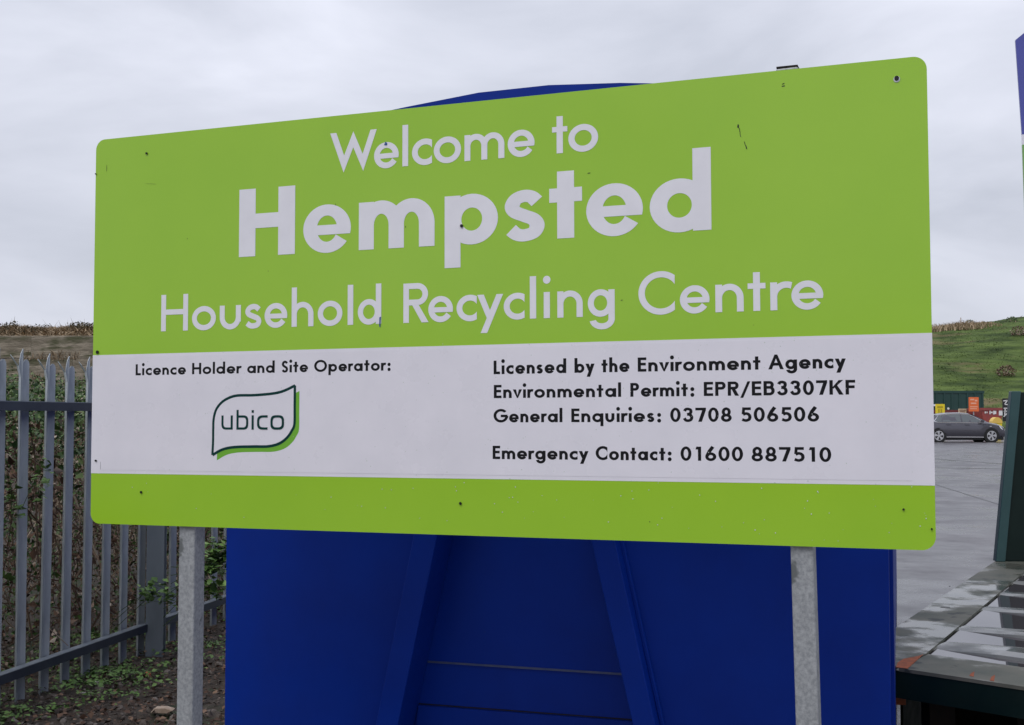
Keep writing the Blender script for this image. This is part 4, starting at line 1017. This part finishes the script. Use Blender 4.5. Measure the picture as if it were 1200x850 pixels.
q0, q1 = at(1170.3, 478, 73.5), at(1175, 487, 73.5); MB().box(q0.x-rb_.location.x, q1.x-rb_.location.x, -.035, -.002, q1.z-rb_.location.z, q0.z-rb_.location.z-.07).build('pale_patch', M['white_paint'], rb_)
def board_sign(px0, px1, py0, py1, Y, m, label, name, strokes, mstroke, post_px=None):
    a, b = at(px0, py0, Y), at(px1, py1, Y); z = float(yard_z(a.x, Y)); cx = (a.x+b.x)/2
    root = empty(name, (cx, Y, z)); tag(root, label, 'sign'); w, t_, b_ = (b.x-a.x), a.z-z, b.z-z
    MB().prism(rrect(-w/2, w/2, b_, t_, .03, 3), -.02, 0).build('panel', m, root)
    s = MB()
    for u0, v0, u1, v1 in strokes: s.box(-w/2+u0*w, -w/2+u1*w, -.026, -.0205, b_+(t_-b_)*v0, b_+(t_-b_)*v1)
    s.build('print', mstroke, root)
    for x in ((-w*.3, w*.3) if post_px is None else (0,)): MB().box(x-.025, x+.025, .001, .05, 0, t_-.03).build('post', M['galv'], root)
    return root
board_sign(1096, 1107.2, 473.6, 491, 68, M['sgn_yellow'], 'yellow upright notice board at the rear of the grey hatchback', 'notice_board',
           [(.2, .72, .8, .86), (.28, .42, .44, .66), (.54, .42, .72, .66), (.15, .26, .85, .32), (.15, .12, .7, .18)], mat('sign_ochre_print', (.45, .34, .01), .5))
board_sign(1135, 1147, 465.6, 482.4, 70, M['sgn_orange'], 'orange notice board on a post above the roof of the grey hatchback', 'notice_board',
           [(.15, .78, .55, .88), (.6, .70, .85, .82), (.2, .52, .75, .62), (.12, .30, .88, .36), (.12, .16, .8, .22)], mat('sign_pale_orange_print', (.85, .42, .28), .5), 1)
bs = at(1182, 467, 60); root = board_sign(1174.5, 1184, 467, 494, 60, M['black_paint'], 'narrow black sign with white characters beside the green steel post', 'direction_sign', [], M['white_paint'], 1)
w = at(1184, 480, 60).x-at(1174.5, 480, 60).x; z = float(yard_z(0, 60)); s = MB()
def bar2(px0, py0, px1, py1, wd=.05):
    a, b = at(px0, py0, 60), at(px1, py1, 60); cx = root.location.x; A, B = stroke([(a.x-cx, a.z-z), (b.x-cx, b.z-z)], wd)
    s.add([(p[0], -.0215, p[1]) for p in (A[0], A[1], B[1], B[0])], [(0, 1, 2, 3)])
for q in ((1175.6, 470, 1180.6, 469.4), (1180.2, 469.5, 1177, 474), (1177, 474, 1181, 474.4), (1176, 478.6, 1180.8, 478.6), (1176.2, 482.4, 1180.6, 482), (1177.8, 478.7, 1177.2, 487), (1180.6, 484, 1176, 488.5)): bar2(*q)
s.build('characters', M['white_paint'], root)
# yellow domed grit bin
q = at(1166.8, 493, 66); z = float(yard_z(q.x, 66)); gb = empty('grit_bin', (q.x, 66, z)); tag(gb, 'yellow grit bin with domed lid in front of the red skip', 'grit bin')
hz = at(1166, 489.2, 66).z-z; gb.scale = (.72, .72, 1)
MB().prism([(-.26, 0), (.26, 0), (.36, hz-.32), (-.36, hz-.32)], -.3, .3).build('tub', M['sgn_yellow'], gb)
MB().prism([(-.38, hz-.315), (.38, hz-.315), (.36, hz-.20), (.24, hz-.07), (.08, hz), (-.08, hz), (-.24, hz-.07), (-.36, hz-.20)], -.33, .33).build('lid', mat('grit_lid_yellow', (.75, .50, .10), .5), gb)

# ------------------------------------------------------------------ grey hatchback
M['car_paint'] = mat('metallic_grey_paint', (.085, .083, .10), .25, metal=.5, spec=.6, coat=.6)
M['glass'] = mat('car_glass', (.07, .085, .09), .03, spec=1.0); M['chrome'] = mat('chrome_trim', (.75, .75, .77), .15, metal=.9)
M['tyre'] = mat('tyre_rubber', (.012, .012, .012), .7); M['rim'] = mat('alloy_rim', (.62, .62, .64), .25, metal=.6)
M['lamp'] = mat('lamp_glass', (.75, .75, .78), .08, spec=1); M['lamp_red'] = mat('tail_lamp_red', (.35, .01, .01), .15)
def make_car(px_rear, px_front, py_roof, Y, label):
    fw = at(px_front, 512, Y).x; rwx = at(px_rear, 512, Y).x; WB = fw-rwx; sc = WB/2.69
    z = float(yard_z(fw, Y)); root = empty('parked_car', ((fw+rwx)/2, Y+.9, z), (0, 0, 0)); tag(root, label, 'car'); root.scale = (sc, 1, 1)
    ST = [  # x, z_bottom, z_belt, z_top, half width at belt, half width at top
        (-2.17, .42, .62, .66, .62, .55), (-2.10, .30, .80, .92, .76, .62), (-1.98, .26, .93, 1.06, .84, .66), (-1.72, .22, .98, 1.23, .88, .62), (-1.30, .20, .98, 1.38, .90, .63), (-.80, .20, .96, 1.46, .905, .64),
        (-.20, .20, .94, 1.48, .905, .65), (.30, .20, .93, 1.44, .905, .64), (.75, .20, .92, 1.27, .90, .65), (1.18, .20, .91, 1.04, .89, .70), (1.34, .20, .90, .985, .885, .74), (1.75, .21, .82, .92, .86, .66), (2.05, .24, .70, .80, .76, .55), (2.20, .32, .55, .62, .60, .42)]
    m = MB(); k = 12; vs = []
    for x, zb, zl, zt, w, wt in ST:
        h = [(w*.90, zb), (w, zb+.12), (w*1.015, (zb+zl)/2), (w, zl), (wt+(w-wt)*.06 if zt-zl > .2 else wt+.08, zt-.035), (wt*.72, zt)]
        ring_ = [(x, -a, b) for a, b in h]+[(x, a, b) for a, b in reversed(h)]
        vs += ring_
    fs = [(i*k+j, (i+1)*k+j, (i+1)*k+(j+1) % k, i*k+(j+1) % k) for i in range(len(ST)-1) for j in range(k)]+[tuple(range(k)), tuple(range((len(ST)-1)*k+k-1, (len(ST)-1)*k-1, -1))]
    m.add(vs, fs); b = m.build('body', M['car_paint'], root, smooth=True)
    b.modifiers.new('edges', 'EDGE_SPLIT').split_angle = R(38)
    def side_at(x, z, sgn, off=.006):
        for s0, s1 in zip(ST, ST[1:]):
            if s0[0] <= x <= s1[0]:
                f = (x-s0[0])/(s1[0]-s0[0]); q = [s0[i]+(s1[i]-s0[i])*f for i in range(6)]; break
        zl, zt, w, wt = q[2], q[3], q[4], q[5]
        wt2 = wt+(w-wt)*.06
        g_ = max(0, min(1, (z-zl)/max(.01, zt-.035-zl))); return (x, sgn*(-(w+(wt2-w)*g_)-off), z)
    def side_poly(name, P, mt, sgn, off=.008):
        m = MB(); n = len(P); a = [side_at(x, z, sgn, off) for x, z in P]; c = [side_at(x, z, sgn, -.01) for x, z in P]
        f = [tuple(range(n))]+[(i, (i+1) % n, n+(i+1) % n, n+i) for i in range(n)]
        if sgn < 0: f = [q[::-1] for q in f]
        m.add(a+c, f); return m.build(name, mt, root)
    for sgn in (1, -1):
        # chrome surround, then three side windows lying proud of it
        ch = [(-1.56, 1.05), (-1.40, .99), (-.6, .975), (.3, .965), (1.05, .955), (.62, 1.215), (.28, 1.365), (-.25, 1.410), (-.85, 1.385), (-1.30, 1.31), (-1.56, 1.05)]
        MB().tube([side_at(x, z, sgn, .012) for x, z in ch], .020, 4).build('window_trim', M['chrome'], root)
        for nm, P in (('rear_quarter_window', [(-1.52, 1.065), (-1.38, 1.02), (-1.16, 1.015), (-1.14, 1.325), (-1.28, 1.285)]), ('rear_door_window', [(-1.12, 1.015), (-.20, 1.005), (-.20, 1.395), (-.84, 1.37), (-1.10, 1.335)]),
                      ('front_door_window', [(-.12, 1.0), (.98, .985), (.60, 1.195), (.26, 1.345), (-.12, 1.392)])):
            side_poly(nm, P, M['glass'], sgn, .011)
        side_poly('door_handle', [(-.95, .86), (-.72, .86), (-.72, .89), (-.95, .89)], M['car_paint'], sgn, .03)
        side_poly('door_handle', [(-.02, .85), (.22, .85), (.22, .88), (-.02, .88)], M['car_paint'], sgn, .03)
        side_poly('door_seam', [(-.165, .30), (-.150, .30), (-.150, .93), (-.165, .93)], M['tyre'], sgn, .003)
        side_poly('door_seam', [(.93, .34), (.945, .34), (.955, .90), (.94, .90)], M['tyre'], sgn, .003)
        side_poly('sill_trim', [(-.95, .245), (.95, .235), (.95, .275), (-.95, .285)], M['chrome'], sgn, .012)
        side_poly('headlight', [(1.86, .66), (2.12, .58), (2.08, .66), (1.92, .77), (1.74, .80)], M['lamp'], sgn, .03)
        side_poly('tail_light', [(-2.10, .72), (-1.86, .76), (-1.82, .86), (-2.06, .88)], M['lamp_red'], sgn, .02)
        side_poly('indicator', [(1.26, .78), (1.36, .775), (1.36, .80), (1.26, .805)], M['lamp'], sgn, .012)
        o = MB().prism([(.72, .98), (.92, .97), (.93, 1.06), (.86, 1.10), (.76, 1.09)], sgn*-1.04, sgn*-.915).build('door_mirror', M['car_paint'], root)
        for wx in (-1.345, 1.345):
            MB().cyl((wx, sgn*-.9105, .33), .385, sgn*.20, 'y', 28).build('wheel_arch', M['tyre'], root)
            wh = MB().cyl((0, 0, 0), .325, .20, 'y', 28).build('wheel', M['tyre'], root); wh.location = (wx, sgn*-.925-(0 if sgn > 0 else .20)*1, .325)
            if sgn < 0: wh.location.y = .925-.20
            fy = -.003 if sgn > 0 else .203
            MB().cyl((0, fy, 0), .235, .001 if sgn > 0 else -.001, 'y', 28).build('wheel_disc', M['black_paint'], wh)
            rm = MB(); fy2 = -.012 if sgn > 0 else .212
            for s5 in range(5):
                a = R(90+72*s5+(8 if wx < 0 else -14)); c, s_ = math.cos(a), math.sin(a)
                P = [(-.022, .03), (.022, .03), (.070, .215), (-.070, .215)]
                rm.prism([(p[0]*s_+p[1]*c, -p[0]*c+p[1]*s_) for p in P], fy2-.004, fy2+.006)
            rm.cyl((0, fy2-.006, 0), .05, .012, 'y', 12)
            A, B = arc(0, 0, .242, .242, 0, 360, 28), arc(0, 0, .212, .212, 0, 360, 28); n = 29
            rm.add([(p[0], fy2-.003, p[1]) for p in A]+[(p[0], fy2-.003, p[1]) for p in B], [(i, i+1, n+i+1, n+i) for i in range(28)])
            rm.build('rim', M['rim'], wh)
    MB().box(-1.95, 2.0, -.80, .80, .11, .26).build('underbody_shade_box', M['tyre'], root)  # dark box added for the shade between sill and ground
    # windscreen and rear glass
    MB().add([(.45, -.60, 1.395), (.45, .60, 1.395), (1.14, .68, 1.065), (1.14, -.68, 1.065)], [(0, 3, 2, 1)]).build('windscreen', mat('windscreen_glass_pale_sky', (.22, .25, .28), .03, spec=1.0), root)  # pale base colour stands in for sky reflected in the windscreen
    MB().add([(-1.36, -.56, 1.372), (-1.36, .56, 1.372), (-1.93, .60, 1.105), (-1.93, -.60, 1.105)], [(0, 1, 2, 3)]).build('rear_screen', M['glass'], root)
    return root
make_car(1100.2, 1162, 485, 61, 'dark grey five door hatchback with alloy wheels parked across the yard')
# a mast-like dark stake and low kerb line in the yard
k0 = MB(); k0.box(-60, 60, 0, .30, 0, .12); 
kb = k0.build('yard_kerb', mat('kerb_concrete', (.20, .19, .18), .8, var2=(.27, .26, .24), vscale=3)); kb.location = (60+14, 90.2, .165); kb['kind'] = 'structure'

# tar joints and a drain line across the yard
M['tar'] = mat('tar_joint', (.015, .015, .016), .35, var2=(.03, .03, .03), vscale=6)
def joint(p, q, wd, name='tar_joint'):
    a, b = gp(*p, .02), gp(*q, .02); d = (b-a).normalized(); n_ = Vector((-d.y, d.x, 0))*wd; a = a-d*6; b = b+d*6
    pts = []; qs = []
    for i in range(25):
        c = a.lerp(b, i/24); j = random.uniform(-.35, .35)*wd; z = float(yard_z(c.x, c.y))
        pts.append((c.x+n_.x*.5+d.y*j, c.y+n_.y*.5-d.x*j, z+.004)); qs.append((c.x-n_.x*.5+d.y*j, c.y-n_.y*.5-d.x*j, z+.004))
    o = MB().add(pts+qs, [(25+i, 26+i, i+1, i) for i in range(24)]).build(name, M['tar']); o['kind'] = 'structure'
joint((1096, 550.5), (1172, 551.5), .22); joint((1096, 541), (1172, 546), .16); joint((1098, 569), (1172, 591), .035)
# unseen rough bank added behind the camera to darken the board's reflection
def rear_z(x, y): return 4.4*sstep(-30, -37, y)+.3*nA(x, y, 4)*sstep(-30, -33, y)-.3
o = grid('added_rear_bank', np.linspace(-120, 120, 60), np.linspace(-60, -28, 24), rear_z, M['bank'])
